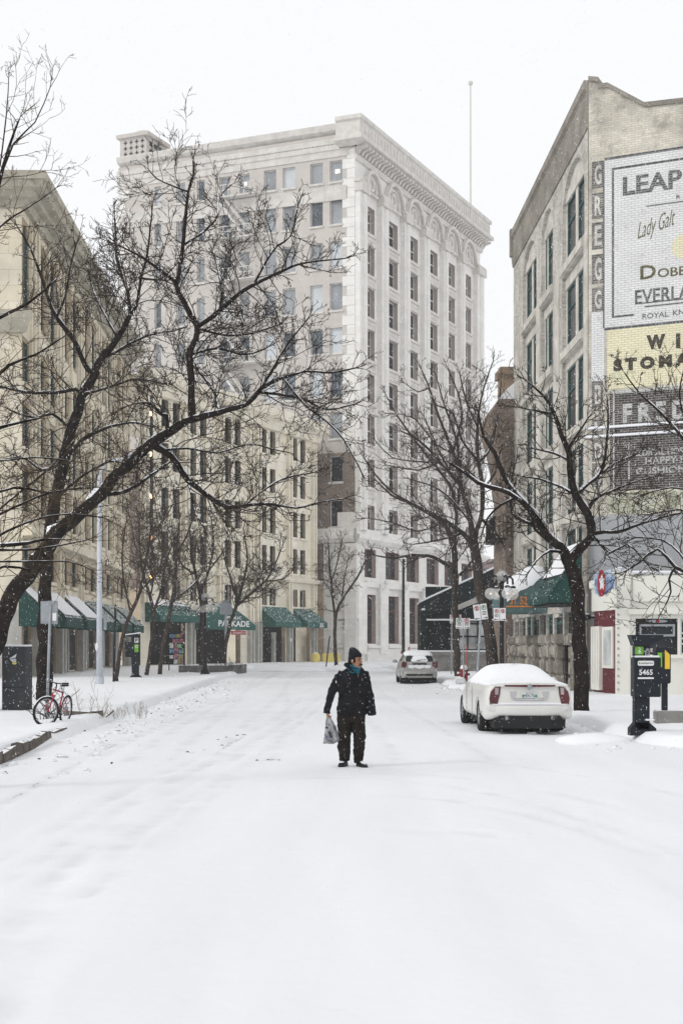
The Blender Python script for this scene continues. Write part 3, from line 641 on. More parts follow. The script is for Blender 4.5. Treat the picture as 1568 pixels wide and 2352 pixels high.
# ground storey cornice, base and main cornice
m=MB(C2.M)
cornice(m,0,L2,[(-.01,zg-.1),(.5,zg),(.9,zg+.35),(.9,zg+.7),(.4,zg+.8),(.35,zg+1.4),(-.01,zg+1.4)],C2.M,1,1)
cornice(m,0,7,[(-.01,zg-.1),(.5,zg),(.9,zg+.35),(.9,zg+.7),(.4,zg+.8),(.35,zg+1.4),(-.01,zg+1.4)],C1.M,0,0)
for a,b in bs: m.box((a-.2,-.1,C2.z(1345,850)-.2),(b+.2,.35,C2.z(1335,850))); m.box((a-.2,-.1,C2.z(1487,850)-.1),(b+.2,.5,C2.z(1482,850)))
m.box((2.5,-.01,0),(L2,.3,C2.z(1490,850))); m.build('base_mouldings','terracotta_white',rootC)
m=MB(C1.M); m.box((.002,-.01,zg+1.4),(1.9,.04,zg+3)); m.box((.0,-.01,0),(3.4,.05,zg-.12)); m.box((-.3,-.01,0),(1.0,.35,zg-.15)); m.build('corner_stone','terracotta_white',rootC)
zm=C2.z(400,840); z3=C2.z(338,830)
prof=[(-.02,50.3),(.2,50.35),(.35,50.8),(.2,50.95),(-.02,50.95)]
m=MB(C2.M); cornice(m,0,L2,prof,C2.M,1,1)
zk=51.7
prof2=[(-.02,zk),(.3,zk),(.9,zk+.25),(1.35,zk+.3),(1.35,zk+.75),(.95,zk+.9),(.95,ZC-.15),(1.15,ZC-.05),(1.15,ZC+.35),(-.5,ZC+.35),(-.5,zk)]
cornice(m,-.0,L2,prof2,C2.M,1,1); cornice(m,0,1.7,prof2,C1.M,1,0); m.build('main_cornice','ornament_white',rootC)
br=MB(C2.M); x=.1
while x<L2+.6:
    br.cut(); br.prismx([(.02,zk-.75),(.3,zk-.7),(.55,zk-.35),(1.2,zk-.2),(1.25,zk-.005),(.02,zk-.005)],x,x+.34); x+=.82
x=.3
while x<L2+.8: br.cut(); br.box((x,.94,zk+1.15),(x+.3,1.02,zk+1.9)); x+=.82
br.build_each('bracket','ornament_white',rootC)
# cornice underside shadow gap band
# rear penthouse, tank, aerial
m=MB(C1.M); m.box((L1-3.4,-4.4,ZC-1),(L1-.1,-.15,ZC+2.1)); m.box((L1-3.7,-4.7,ZC+2.1),(L1+.2,.15,ZC+2.5)); o=m.build('penthouse','tan_brick',rootC)
m=MB(C1.M)
for i in range(4):
    for j in range(3):
        x=L1-3.1+i*.7; z=ZC+.35+j*.6; m.box((x,-.16,z),(x+.42,-.12,z+.12)); m.box((x+.15,-.158,z-.15),(x+.27,-.118,z+.27))
for i in range(4):
    for j in range(2):
        y=-4.2+i*.95; z=ZC+.4+j*.8; m.box((L1-3.44,y,z),(L1-3.38,y+.6,z+.5))
m.build('lattice_openings','box_grey',o)
m=MB(C1.M); m.lathe([(.8,ZC+2.5),(.8,ZC+2.7),(.95,ZC+2.75),(.95,ZC+3.2),(.8,ZC+3.3)],18,C1.M@TR(L1-1.8,-2.2,0)); m.build('water_tank','pale_metal',rootC)
# fire escape
fe=MB(C1.M)
sa,sb=C1.s(598),C1.s(492)
for i in range(7):
    z=zr[i][0]-.35
    fe.box((sa,.02,z-.12),(sb,1.35,z))
    for x in [sa+k*(sb-sa)/9 for k in range(10)]: fe.box((x,1.29,z),(x+.07,1.35,z+1.15))
    for zz in (.55,1.1): fe.box((sa,1.3,z+zz),(sb,1.36,z+zz+.07)); fe.box((sa-.05,.1,z+zz),(sa+.03,1.3,z+zz+.07)); fe.box((sb-.03,.1,z+zz),(sb+.05,1.3,z+zz+.07))
    if i<6:
        z2=zr[i+1][0]-.35; xa,xb=sb-1.0,sa+1.2
        for o in (.25,1.05):
            fe.prism([(xa,z-.1),(xa+.3,z-.1),(xb+.3,z2),(xb,z2)],o,o+.07)
            fe.prism([(xa,z+.9),(xa+.15,z+.9),(xb+.15,z2+1),(xb,z2+1)],o,o+.06)
        for k in range(14):
            t=k/14; fe.box((xa+(xb-xa)*t,.25,z+(z2-z)*t-.1),(xa+(xb-xa)*t+.3,1.1,z+(z2-z)*t-.05))
fe.build('fire_escape','pale_metal',rootC)
for k in range(2):
    m=MB(C1.M)
m=MB(C1.M); s=C1.s(800); m.box((s-1.2,.02,C1.z(1446,800)),(s+1.1,.12,C1.z(1421,800))); o=m.build('lease_sign','sign_white',rootC)
m=MB(C1.M); zz=C1.z(1446,800); M2=Fac(Cc,(2.34,-1,0),(-1,-2.34,0)); sx=M2.s(800)
m=MB(M2.M); m.box((sx-1.1,.125,zz+.82),(sx+1.1,.13,zz+1.08)); m.box((sx-.6,.125,zz+.42),(sx+.6,.13,zz+.7)); m.build('sign_band','stone_grey',o)
m=MB(M2.M); text(m,'FOR LEASE',sx-.95,sx+.95,zz+.86,zz+1.04,.14,.01); text(m,'OFFICE SPACE',sx-.8,sx+.8,zz+.12,zz+.26,.13,.01); m.build('lettering','sign_black',o)
# flagpole on the roof: a thing of its own
fp=P(1080,480,170); m=MB(); top=P(1080,190,170); m.tube([V((fp.x,fp.y,52)),top],[.13,.09],8); m.ball(top,.30,M=None); o=m.build('flagpole','pale_metal',None,loc=(fp.x,fp.y,52))
tag(o,'thin white flagpole with a ball finial rising behind the tall building cornice','flagpole')
for u,v in ((868,1338),(915,1350),(960,1354)):
    s=C2.s(u); m=MB(C2.M); z=C2.z(v,u); m.ball((s,.9,z),.25); m.tube([(s,.1,z-.7),(s,.6,z-.8),(s,.9,z-.3)],.07,6); m.build('wall_globe','globe_s' if 'globe_s' in M_ else 'sign_white',rootC)
# ================================================================ BRICK WAREHOUSE (D)
D0=V((8.72,50.3,0)); D=Fac(D0,(-.0208,1,0),(-1,-.0208,0)); DM=Fac(D0,(2.07,-1,0),(-1,-2.07,0))
rootD=thing('brick_warehouse','weathered buff brick building with arched bays and painted advertisements on its end wall','building',D0,world=True)
LD=18.6; ZD=21.0
yD=lambda Y:(Y-50.3)
b3=[(yD(51.0),yD(55.5),19.9),(yD(57.7),yD(60.6),19.9),(yD(61.9),yD(65.9),19.9)]
holes=[(a,b,2.9,t,(b-a)*.33) for a,b,t in b3]
mb=MB(D.M); wall(mb,0,LD,2.9,ZD,holes,.16); mb.box((0,-14,ZD-.3),(LD,-.45,ZD-.05)); mb.box((LD-.02,-14,0),(LD,-.05,ZD-.3)); mb.build('street_wall','buff_brick',rootD)
inn=MB(D.M); ih=[];sl=MB(D.M); lin=MB(D.M)
sil=[16.5,13.2,9.95,6.75,3.9]; tops=[18.95,15.6,12.45,9.2,6.2]
for a,b,t in b3:
    for i,(z0,z1) in enumerate(zip(sil,tops)):
        m_=(a+b)/2; big=(b-a)>3.2
        hh=[(a+.25,m_-.25,z0,z1),(m_+.25,b-.25,z0,z1)] if big else [(a+.25,b-.9,z0,z1),(b-.65,b-.2,z0,z1)]
        if i==0: hh=[(p,q,z0,z1) for p,q,_,_ in hh]
        ih+=hh
        sl.cut(); lin.cut(); sl.bev((a+.02,-.2,z0-.42),(b-.02,.12,z0-.003),.06); lin.box((a+.05,-.2,z1+.003),(b-.05,-.11,z1+.42))
wall(inn,.4,LD-.5,2.9,ZD-.5,ih,.12,out=-.15); inn.build('recessed_wall','buff_stone',rootD)
for k,h in enumerate(ih): window(rootD,D,*h,.25,'win_green','glass_dark',t=.07,trans=(.66,))
sl.build_each('sill','buff_stone',rootD); lin.build_each('lintel','buff_stone',rootD)
pr=MB(D.M)
for a,b in ((0,yD(51.0)),(yD(55.5),yD(57.7)),(yD(60.6),yD(61.9)),(yD(65.9),LD)):
    c=(a+b)/2; wd=min(.5,(b-a)/2-.05); pr.cut(); pr.box((c-wd,-.01,2.9),(c+wd,.05,16.5))
pr.build_each('pier','buff_stone',rootD)
m=MB(D.M); cornice(m,0,LD,[(-.02,ZD-.9),(.05,ZD-.9),(.10,ZD-.4),(.06,ZD-.35),(.06,ZD+.4),(.16,ZD+.5),(.16,ZD+.8),(-.4,ZD+.8),(-.4,ZD-.9)],D.M,0,1)
m.box((LD-.3,-.3,ZD-.4),(LD+.05,.2,ZD+.9)); m.build('parapet','parapet_brick',rootD)
# ground storey: rock-faced stone arcade
st=MB(D.M); rr=random.Random(5)
def rock(mb,a,b,j=.05):
    n=len(mb.v); mb.bev(a,b,.07)
    for v in mb.v[n:]: v+=V((noise.noise(v*1.9)*j*2,noise.noise(v*1.9+V((5,5,5)))*j*2,0))
for c in (.35,1.8,4.9,6.6,8.3,10.6,12.3,14.5,16.2,18.0):
    z=0.1; st.cut()
    for k in range(3): rock(st,(c-.27,-.02,z),(c+.27,.36,z+.56)); z+=.57
    rock(st,(c-.35,-.05,z),(c+.35,.42,z+.42))
for a,b in ((.5,1.7),(5.0,8.2),(10.7,14.4),(16.3,17.9)): st.cut(); rock(st,(a,.0,1.35),(b,.32,1.8),.03)
st.build_each('rusticated_pier','rock_stone',rootD)
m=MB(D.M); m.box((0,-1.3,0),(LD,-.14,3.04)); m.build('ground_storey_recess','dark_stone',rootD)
m=MB(D.M)
for c in (.3,1.9,4.6,6.9,8.6,10.4,12.6,14.2,16.4,18.1): m.cut(); m.box((c-.16,-.12,1.8),(c+.16,.06,3.06))
m.cut(); m.box((0,-.45,3.06),(LD,.08,3.9)); m.build_each('shop_pier','buff_brick',rootD)
for a,b in ((.55,1.6),(5.0,6.5),(7.2,8.3),(10.7,12.3),(12.9,14.1)): window(rootD,D,a,b,1.82,3.02,.08,'win_green','glass_dark',t=.1,trans=(.7,),name='shop_window')
# awnings on the street face
o=awning(rootD,D,.05,4.6,5.5,3.3,1.40,.25,'awning_green','snow_cap',.62,label='large green awning nearest the painted end wall')
s2=MB(D.M); s2.box((.1,.0,3.25),(4.5,1.3,3.28)); s2.build('awning_soffit','dark',o)
DX=Fac(D.o,(-.0208,1,0),(-1,-.0208,0))
# projecting entrance canopy with snow mound and lettering on its camera side
cz0,cz1=3.15,3.65; ca,cb=yD(58.5),yD(62.5)
m=MB(D.M); m.prismx([(0,4.9),(.8,4.5),(1.6,4.0),(1.85,cz0+.6),(1.85,cz0),(0,cz0)],ca,cb); cn=m.build('entrance_canopy','awning_faded',rootD)
s2=MB(D.M); vs=[];fs=[]
for i in range(11):
    for j in range(13):
        t=j/12; x=ca-.03+(cb-ca+.06)*i/10; yy=.15+1.6*t; zz=4.93-1.0*t**1.1+.36*math.sin(math.pi*min(1,t*1.02))**.6+.12*math.sin(math.pi*i/10)+.05*noise.noise(V((x*2,t*5,1)))
        vs.append((x,yy,zz))
        vs.append((x,yy,4.7-1.1*t-.16*noise.noise(V((x*3,t*9,4)))))
for i in range(10):
    for j in range(12):
        a=(i*13+j)*2; b=a+26; fs.append((a,a+2,b+2,b))
    a=(i*13)*2; fs.append((a,a+26,a+27,a+1)); a=(i*13+12)*2; fs.append((a,a+26,a+27,a+1))
for j in range(12): a=j*2; fs.append((a,a+2,a+3,a+1)); a=(130+j)*2; fs.append((a,a+2,a+3,a+1))
s2.add(vs,fs); s2.build('snow_cover','snow_cap',cn,smooth=True)
FC=Fac(D.o+D.d*(ca-.02),(1,.0208,0),(-.0208,-1,0))
m=MB(FC.M); text(m,'ST',1.63,1.30,3.47,3.80,.012,.02) if False else text(m,'ST',-1.62,-1.34,3.47,3.80,.012,.02); text(m,'52',-1.22,-.92,3.47,3.80,.012,.02); m.box((-1.8,.0,3.36),(-.05,.02,3.42)); m.build('lettering','orange',cn)
# ---- painted end wall
W=9.5
mb=MB(DM.M); _q=lambda u,v:(DM.s(u),DM.z(v,u))
pts=[(0,0),(W,0),(W,_q(1568,233)[1]+.6),(6.5,_q(1568,233)[1]+.3),_q(1568,234),_q(1480,244),_q(1396,199),_q(1376,201),_q(1374,186),(.02,DM.z(184,1351))]
# wall as a polygon strip in (s,z)
vs=[(p[0],0,p[1]) for p in pts]+[(p[0],-.45,p[1]) for p in pts]; n=len(pts)
mb.add(vs,[list(range(n)),list(range(2*n-1,n-1,-1))]+[(i,i+n,(i+1)%n+n,(i+1)%n) for i in range(n)]); mb.build('end_wall','mural_brick',rootD)
def dz(v,u): return DM.z(v,u)
m=MB(DM.M)
for (p,q) in ((pts[9],pts[8]),(pts[7],pts[6]),(pts[6],pts[5]),(pts[5],pts[4]),(pts[4],pts[3]),(pts[3],pts[2])):
    m.prism([(p[0],p[1]-.02),(q[0],q[1]-.02),(q[0],q[1]+.14),(p[0],p[1]+.14)],-.5,.07)
m.build('coping','parapet_brick',rootD)
def sg(u): return DM.s(u)
m=MB(DM.M); m.box((sg(1388),-.01,dz(752,1392)),(W-.1,.006,dz(368,1392)+.0)); m.build('painted_sign_panel','mural_white',rootD)
fr=MB(DM.M); sL=sg(1388); zT=dz(368,1392); zB=dz(752,1392)
fr.box((sL,.004,zT),(W-.1,.011,zT+.09)); fr.box((sL-.02,.004,zB-.1),(W-.1,.011,zB))
fr.box((sL-.06,.004,zB),(sL,.011,zT))
s1=sg(1405); zi=zT-.33; zj=zB+.32
fr.box((s1,.004,zi-.04),(W,.0115,zi+.04)); fr.box((s1,.004,zj),(s1+.07,.0115,zi-.04)); fr.box((s1+.07,.004,zj),(sg(1455),.0115,zj+.07))
fr.box((sg(1484),.004,dz(473,1500)),(W,.0115,dz(473,1500)+.05)); fr.box((sg(1463),.004,dz(694,1500)-.02),(W,.0115,dz(694,1500)+.03)); fr.box((sg(1480),.004,dz(738,1500)+.52),(W,.0115,dz(738,1500)+.56))
text(fr,'LEAP',sg(1430),sg(1566),dz(438,1500)-.02,dz(396,1500),.013,.03); text(fr,'R',sg(1553),sg(1562),dz(456,1555),dz(447,1555),.013,.02)
text(fr,'EVERLA',sg(1458),sg(1585),dz(705,1500)+.14,dz(668,1500)+.1,.013,.02)
text(fr,'ROYAL',sg(1475),sg(1535),dz(729,1500)-.02,dz(718,1500),.013,.01); text(fr,'KNIT',sg(1545),sg(1590),dz(729,1500),dz(717,1500),.013,.01)
fr.build('lettering','letter_dark',rootD)
m=MB(DM.M); text(m,'Lady Galt',sg(1464),sg(1550),dz(550,1500)-.1,dz(500,1500)-.1,.013,-.004,.35,rise=.35); text(m,'D',sg(1470),sg(1506),dz(640,1490),dz(608,1490),.013,.02); text(m,'OBBS',sg(1510),sg(1592),dz(638,1510),dz(617,1510),.013,.015)
m.build('lettering','letter_brown',rootD)
m=MB(DM.M); m.lathe([(.42,-.01),(.42,.0125)],24,DM.M@TR(sg(1570),0,dz(566,1560))@Matrix.Rotation(-math.pi/2,4,'X')); m.build('yellow_disc','mural_yellow',rootD)
m=MB(DM.M); m.box((sg(1394),-.01,dz(893,1400)),(W-.1,.006,dz(757,1400))); m.build('yellow_sign_panel','mural_yellow',rootD)
m=MB(DM.M); text(m,'W',sg(1484),sg(1528),dz(802,1505),dz(768,1505)+.0,.012,.07); text(m,'I',sg(1552),sg(1562),dz(800,1550),dz(766,1550),.012,.04); text(m,'S T O M A',sg(1408),sg(1584),dz(846,1490)-.02,dz(818,1490),.012,.075)
m.build('lettering','letter_black',rootD)
m=MB(DM.M); text(m,'FAST',sg(1404),sg(1460),dz(872,1430),dz(855,1430),.012,.02); m.build('lettering','letter_green',rootD)
m=MB(DM.M); m.box((sg(1400),-.01,dz(1128,1410)),(W-.1,.006,dz(903,1400))); m.build('black_sign_panel','mural_black',rootD)
fr=MB(DM.M)
text(fr,'F R E D',sg(1430),sg(1578),dz(968,1490),dz(924,1490),.013,.05)
text(fr,'MEDICAL HOSE',sg(1452),sg(1578),dz(1046,1500),dz(1031,1500),.013,.015); text(fr,'HAPPY F',sg(1482),sg(1572),dz(1066,1500),dz(1050,1500),.013,.015); text(fr,'CUSHION',sg(1460),sg(1575),dz(1088,1500),dz(1073,1500),.013,.015); text(fr,'B',sg(1545),sg(1556),dz(998,1550),dz(982,1550),.013,.02)
s1=sg(1411); fr.box((s1-.06,.004,dz(1128,1410)),(s1,.012,dz(905,1410))); fr.box((sg(1442),.004,dz(1100,1440)),(sg(1446),.012,dz(1015,1440))); fr.box((s1-.06,.004,dz(905,1410)),(W,.012,dz(905,1410)+.1))
fr.build('lettering','letter_pale',rootD)
m=MB(DM.M)
for v in (983,1003): m.bev((-.05,-.01,dz(v,1350)-.06),(W,.12,dz(v,1350)+.02),.01)
m.build('cable_ledge','snow_cap',rootD)
m=MB(DM.M); m.box((sg(1394),-.01,dz(1180,1400)),(W-.1,.006,dz(1132,1400))); m.build('faded_green_panel','mural_green',rootD)
m=MB(DM.M); m.box((sg(1353),-.01,.1),(W-.1,.008,dz(1183,1400)-.02)); m.build('grey_painted_wall','mural_grey',rootD)
pn=MB(DM.M); lt=MB(DM.M); x0,x1=sg(1359),sg(1384)
for i,(ch,va,vb) in enumerate((('G',370,432),('R',442,502),('E',510,572),('G',584,652),('G',660,716),('B',876,936),('L',962,998),('D',1010,1060),('G',1064,1118))):
    u=1370; z1,z0=dz(va,u),dz(vb,u); pn.cut(); lt.cut(); pn.box((x0,-.01,z0),(x1,.006,z1)); text(lt,ch,x0+.10,x1-.04,z0+.12,z1-.12,.013,.03)
pn.build_each('letter_panel','panel_faded',rootD); lt.build_each('painted_letter','letter_faded',rootD)
m=MB(DM.M); m.box((x0-.02,-.012,dz(876,1370)),(x1+.05,.004,dz(716,1370))); m.build('whitewashed_strip','mural_white',rootD)
m=MB(DM.M); m.tube([(-.05,.2,.2),(-.05,.2,6.4),(-.12,.22,6.9),(-.35,.3,7.15),(-.6,.35,7.0),(-.6,.35,6.6)],.12,8); m.build('drain_pipe','rust',rootD)
# ================================================================ brown neighbour with overhanging turret (F)
F0=V((8.72-.0208*18.6,68.95,0)); Ff=Fac(F0,(-.0208,1,0),(-1,-.0208,0)); FF=Fac(F0,(1,.02,0),(.02,-1,0))
rootF=thing('brown_brick_building','narrow brown brick building with flared snow capped cornice and iron balconies beside the warehouse','building',F0,world=True)
m=MB(Ff.M); m.box((.02,-12,0),(4.5,.38,13.0)); m.build('wall','brick_dim',rootF)
m=MB(Ff.M); zt=14.2; m.prismx([(-6,11.0),(.38,9.2),(.5,10.6),(.75,11.8),(1.15,13.0),(.75,13.7),(-6,13.7)],-.25,5.0); m.build('flared_cornice','brick_dim',rootF)
m=MB(Ff.M); m.prismx([(-3,13.7),(.75,13.7),(.35,14.2),(-.5,14.9),(-3,14.9)],-.2,4.9); m.build('snow_cover','snow_cap',rootF)
m=MB(Ff.M); m.box((.9,-2,13.7),(2.6,.42,15.1)); m.box((.7,-2.2,15.1),(2.8,.55,15.45)); m.build('chimney','brick_orange',rootF)
m=MB(Ff.M)
for z in (3.7,6.9):
    m.cut(); m.box((-.2,.38,z),(3.5,.95,z+.1))
    for k in range(12): m.box((-.2+k*.32,.9,z),(-.16+k*.32,.94,z+1.1))
    for k in range(5): m.box((-.2,.1+k*.2,z),(-.16,.13+k*.2,z+1.1))
    m.box((-.2,.88,z+1.08),(3.5,.96,z+1.14))
m.build_each('balcony','black_metal',rootF)
# far low houses in the gap
m=MB(); a=P(1100,1500,190); b=P(1185,1500,190); m.box((a.x,190,0),(b.x+8,200,P(0,1284,190).z)); m.box((a.x+3.2,189,0),(a.x+4.6,199,P(0,1276,190).z)); o=m.build('distant_building','far_dim',None,loc=(a.x,190,0)); tag(o,'distant dull red building glimpsed in the gap behind the slanted roof','building')
# ================================================================ slant-roofed glass pavilion (E)
E0=P(966,1482,90); E0.z=0
EF=Fac(E0,(1,-.02,0),(-.02,-1,0)); LE=5.6; zl,zr_=4.5,7.1
rootE=thing('glass_pavilion','low dark green pavilion with steep sloping roof edged in snow','building',E0,world=True)
zs=lambda x: zl+(zr_-zl)*x/LE
m=MB(EF.M); m.prism([(0,3.55),(LE,5.1),(LE,zs(LE)),(0,zs(0))],-6,.25); m.box((0,-6,1.45),(.35,.2,3.6)); m.box((.35,-6,1.45),(2.0,-.4,3.5)); m.box((2.0,-5.8,3.32),(LE,.05,3.6)); m.box((.3,-.1,3.5),(LE,-.05,5.5)); m.build('frame','green_black',rootE)
m=MB(EF.M); m.prism([(-.05,zs(0)),(LE,zs(LE)),(LE,zs(LE)+.12),(-.05,zs(0)+.12)],-6.2,.3); m.build('snow_cover','snow_cap',rootE)
m=MB(EF.M); m.prism([(1.9,3.85),(4.0,4.65),(4.0,5.05),(1.9,4.15)],.26,.31); m.build('roof_band','stone_grey',rootE)
m=MB(EF.M); m.box((.35,-.1,3.36),(LE,.3,3.45)); m.build('ledge_snow','snow_cap',rootE)
g=MB(EF.M); g.box((2.05,-.12,1.5),(LE-.05,-.08,3.3)); g.build('pane','glass_pale',rootE)
g=MB(EF.M)
for x in (2.0,2.9,3.55,4.6,5.3): g.box((x,-.15,1.45),(x+.1,.03,3.32))
for z in (1.45,2.3,3.1): g.box((2.1,-.14,z),(LE,.02,z+.1))
g.build('glazing_bars','black_metal',rootE)
g=MB(EF.M); g.box((.05,.21,4.0),(.25,.5,4.12)); g.build('lamp','sign_white',rootE)
m=MB(EF.M); m.box((-.4,.35,0),(LE+.6,.8,1.15)); m.bev((-.45,.28,1.15),(LE+.65,.85,1.38),.02); o=m.build('concrete_planter_wall','concrete',None,loc=E0); tag(o,'long weathered concrete planter wall in front of the slanted pavilion','wall')
m=MB(EF.M); m.box((-.4,.3,1.385),(LE+.6,.83,1.47)); m.box((-.4,-.4,0.5),(LE+.6,.34,1.44)); q=m.build('snow_cover','snow_cap',None); q.parent=o; q.location=-V(E0)
for v in q.data.vertices: pass
# ================================================================ WHITE DINER
N0=P(1416,1482,47); N0.z=0
N=Fac(N0,(1,0,0),(0,-1,0)); rootN=thing('diner','low cream stucco diner with maroon corner door and snow on its parapet','building',N0,world=True)
nz=lambda v:HC+(HZ-v)/K*47; ns=lambda u:(u-1416)/K*47
LN=5.2; zt=nz(1318)
h=[(ns(1459),ns(1556),nz(1504),nz(1421)),(ns(1562),LN-.3,nz(1504),nz(1421))]
m=MB(N.M); wall(m,0,LN,0,zt,h,.2); m.box((.02,-1.2,zt-.4),(LN,-.02,zt-.02)); m.build('wall','white_stucco',rootN)
m=MB(N.M); m.bev((0,-.5,nz(1345)),(ns(1448),.10,nz(1310)),.03); m.bev((0,.0,.0),(ns(1446),.08,nz(1340)),.02); m.bev((ns(1452),.0,nz(1383)),(LN,.10,nz(1322)),.03); m.bev((ns(1440),.0,nz(1412)),(LN,.16,nz(1396)),.02); m.box((ns(1448),.0,nz(1512)),(LN,.12,nz(1505))); m.build('moulding','white_stucco',rootN)
vsn=[]; m=MB(N.M)
m.bev((-.02,-1.0,zt),(LN,.12,zt+.1),.04); m.bev((-.05,-.5,nz(1312)),(ns(1450),.14,nz(1303)),.05); m.build('snow_cover','snow_cap',rootN)
m=MB(N.M); z=.3; k=0
while z<nz(1318): m.box((.0,.105 if z>nz(1345) else .085,z),(.06,.115 if z>nz(1345) else .095,z+.075)); m.box((.05,.1,z),(.09,.118 if z>nz(1345) else .097,z+.03)); z+=.225
m.build('brick_edge','stone_grey',rootN)
o=window(rootN,N,*h[0],.15,'dark','glass_dark',t=.06)
m=MB(N.M); a,b=ns(1468),ns(1550); z0,z1=nz(1462),nz(1434)
for q in (((a,-.06,z0),(b,-.02,z0+.07)),((a,-.06,z1-.07),(b,-.02,z1)),((a,-.06,z0+.07),(a+.07,-.02,z1-.07)),((b-.07,-.06,z0+.07),(b,-.02,z1-.07))): m.box(*q)
m.build('sash','galv',o)
m=MB(N.M); m.lathe([(.33,0),(.33,.02)],20,N.M@TR(ns(1510),-.03,nz(1427))@Matrix.Rotation(-math.pi/2,4,'X')@Matrix.Diagonal((1,.16,1,1))); m.build('oval_sign','galv',o)
m=MB(N.M); m.lathe([(.055,0),(.055,.03)],14,N.M@TR(ns(1510),-.015,nz(1427))@Matrix.Rotation(-math.pi/2,4,'X')); m.build('badge','sign_red',o)
m=MB(N.M); m.box((ns(1490),-.06,nz(1498)),(ns(1536),-.02,nz(1490))); q=m.build('notice','sign_white',o)
m=MB(N.M); text(m,'EAT',ns(1492),ns(1507),nz(1497.3),nz(1491),-.015,.02); text(m,'DISHES.ca',ns(1509),ns(1534),nz(1497),nz(1491.5),-.015,.01); m.build('lettering','maroon',q)
window(rootN,N,*h[1],.15,'win_white','glass_dark',t=.06,trans=(.3,.45,.6))
# angled corner with the door
q0=P(1416,1482,47); q1=P(1358,1482,50.0); dq=V((q1.x-q0.x,q1.y-q0.y,0)); Lq=dq.length
Q=Fac((q0.x,q0.y,0),dq,(-1,-.3,0) if False else (dq.y*-1,dq.x,0)); 
if Q.n.y>0: Q=Fac((q0.x,q0.y,0),dq,(dq.y,-dq.x,0))
qz=lambda v:HC+(HZ-v)/K*48.2; qs=lambda u:Q.s(u)
m=MB(Q.M); m.box((0,-.3,nz(1400)),(Lq,.0,nz(1330))); m.bev((-.02,-.4,nz(1345)),(Lq,.1,nz(1325)),.03); m.box((-.05,-.2,0),(.1,.02,nz(1330))); m.build('corner_fascia','white_stucco',rootN)
m=MB(Q.M); m.box((.1,-.18,0.1),(Lq-.1,-.06,qz(1400))); d=m.build('door_surround','maroon',rootN)
a,b=qs(1410),qs(1392); m=MB(Q.M)
m.box((min(a,b)+.2,-.065,qz(1535)),(max(a,b)+.55,.0,qz(1440))); m.build('window_frame','white_stucco',d)
m=MB(Q.M); m.box((min(a,b)+.38,.0,qz(1528)),(max(a,b)+.32,.012,qz(1447))); m.build('pane','glass_pale',d)
m=MB(Q.M); m.box((Lq*.62,-.07,.25),(Lq-.1,.06,qz(1438))); dd=m.build('door','white_stucco',rootN)
m=MB(Q.M)
for k in range(3): x=Lq*.62+.15+k*.3; m.box((x,.055,.5),(x+.05,.075,qz(1445)))
m.build('door_panel','pale_metal',dd)
m=MB(Q.M); m.tube([(Lq-.55,.05,qz(1416)),(Lq-.55,.25,qz(1416))],.05,8); m.ball((Lq-.55,.3,qz(1416)),.13); m.build('wall_lamp','black_metal',rootN)
# neon diner sign on the roof corner
zz=nz(1345); S=Fac((P(1358,1482,46.4).x,46.4,0),(1,.0,0),(0,-1,0)); sw=lambda u:(u-1358)/K*46.4; szz=lambda v:HC+(HZ-v)/K*46.4
m=MB(S.M)
m.prism([(sw(1364),szz(1317)),(sw(1402),szz(1307)),(sw(1404),szz(1320)),(sw(1411),szz(1321)),(sw(1411),szz(1352)),(sw(1402),szz(1354)),(sw(1402),szz(1358)),(sw(1394),szz(1362)),(sw(1394),szz(1366)),(sw(1376),szz(1371)),(sw(1374),szz(1366)),(sw(1366),szz(1362))],-.12,.02); sgn=m.build('roof_sign','sign_blue_pale',rootN)
m=MB(S.M)
for k in range(4): v=1353+k*4.4; m.tube([(sw(1368+k*2),.04,szz(v+2)),(sw(1408-k*5),.04,szz(v-3))],.018,6)
for k in range(5): u=1383+k*6; m.tube([(sw(u),.04,szz(1349)),(sw(u),.04,szz(1326))],.022,6)
for k in range(3): u=1367+k*4; m.tube([(sw(u),.04,szz(1347)),(sw(u),.04,szz(1330))],.018,6)
m.build('neon_letters','blue_trim',sgn)
m=MB(S.M); n=20; pts=[(sw(1380)+.12*math.cos(t*2*math.pi/n),szz(1340)+.44*math.sin(t*2*math.pi/n)) for t in range(n)]; m.prism(pts,.03,.12); m.build('red_oval','sign_red',sgn)
m=MB(S.M); cx,cz=sw(1380),szz(1338); pts=[]
for k in range(10):
    r=(.17 if k%2 else .30); a=math.pi/2+k*math.pi/5; pts.append((cx+r*.33*math.cos(a),cz+r*math.sin(a)))
m.prism(pts,.121,.135); m.build('white_star','sign_white',sgn)
# ================================================================ STREET FURNITURE
def pole(name,label,cat,u,vb,vt,wpx,mt,zb=.12,n=10,taper=.8,group=None,u2=None,Y=None,grow=True):
    g=G(u,vb,zb) if Y is None else V(((u-CU)/K*Y,Y,zb)); t=P(u2 if u2 else u,vt,g.y); r=wpx/2/K*g.y
    m=MB(); m.tube([g-V((0,0,.15)),g+(t-g)*.5,t],[r,r*(1+taper)/2,r*taper],n); o=m.build(name,mt,None,smooth=True,loc=g); ORG[o.name]=g
    return tag(o,label,cat,group),g,t
def plate(mb,c,wd,h,ang=0,tilt=0,th=.02,M0=None):
    M=TR(c.x,c.y,c.z,0,tilt,ang); mb.bev((-wd/2,-th,-h/2),(wd/2,0,h/2),.008,M); return M
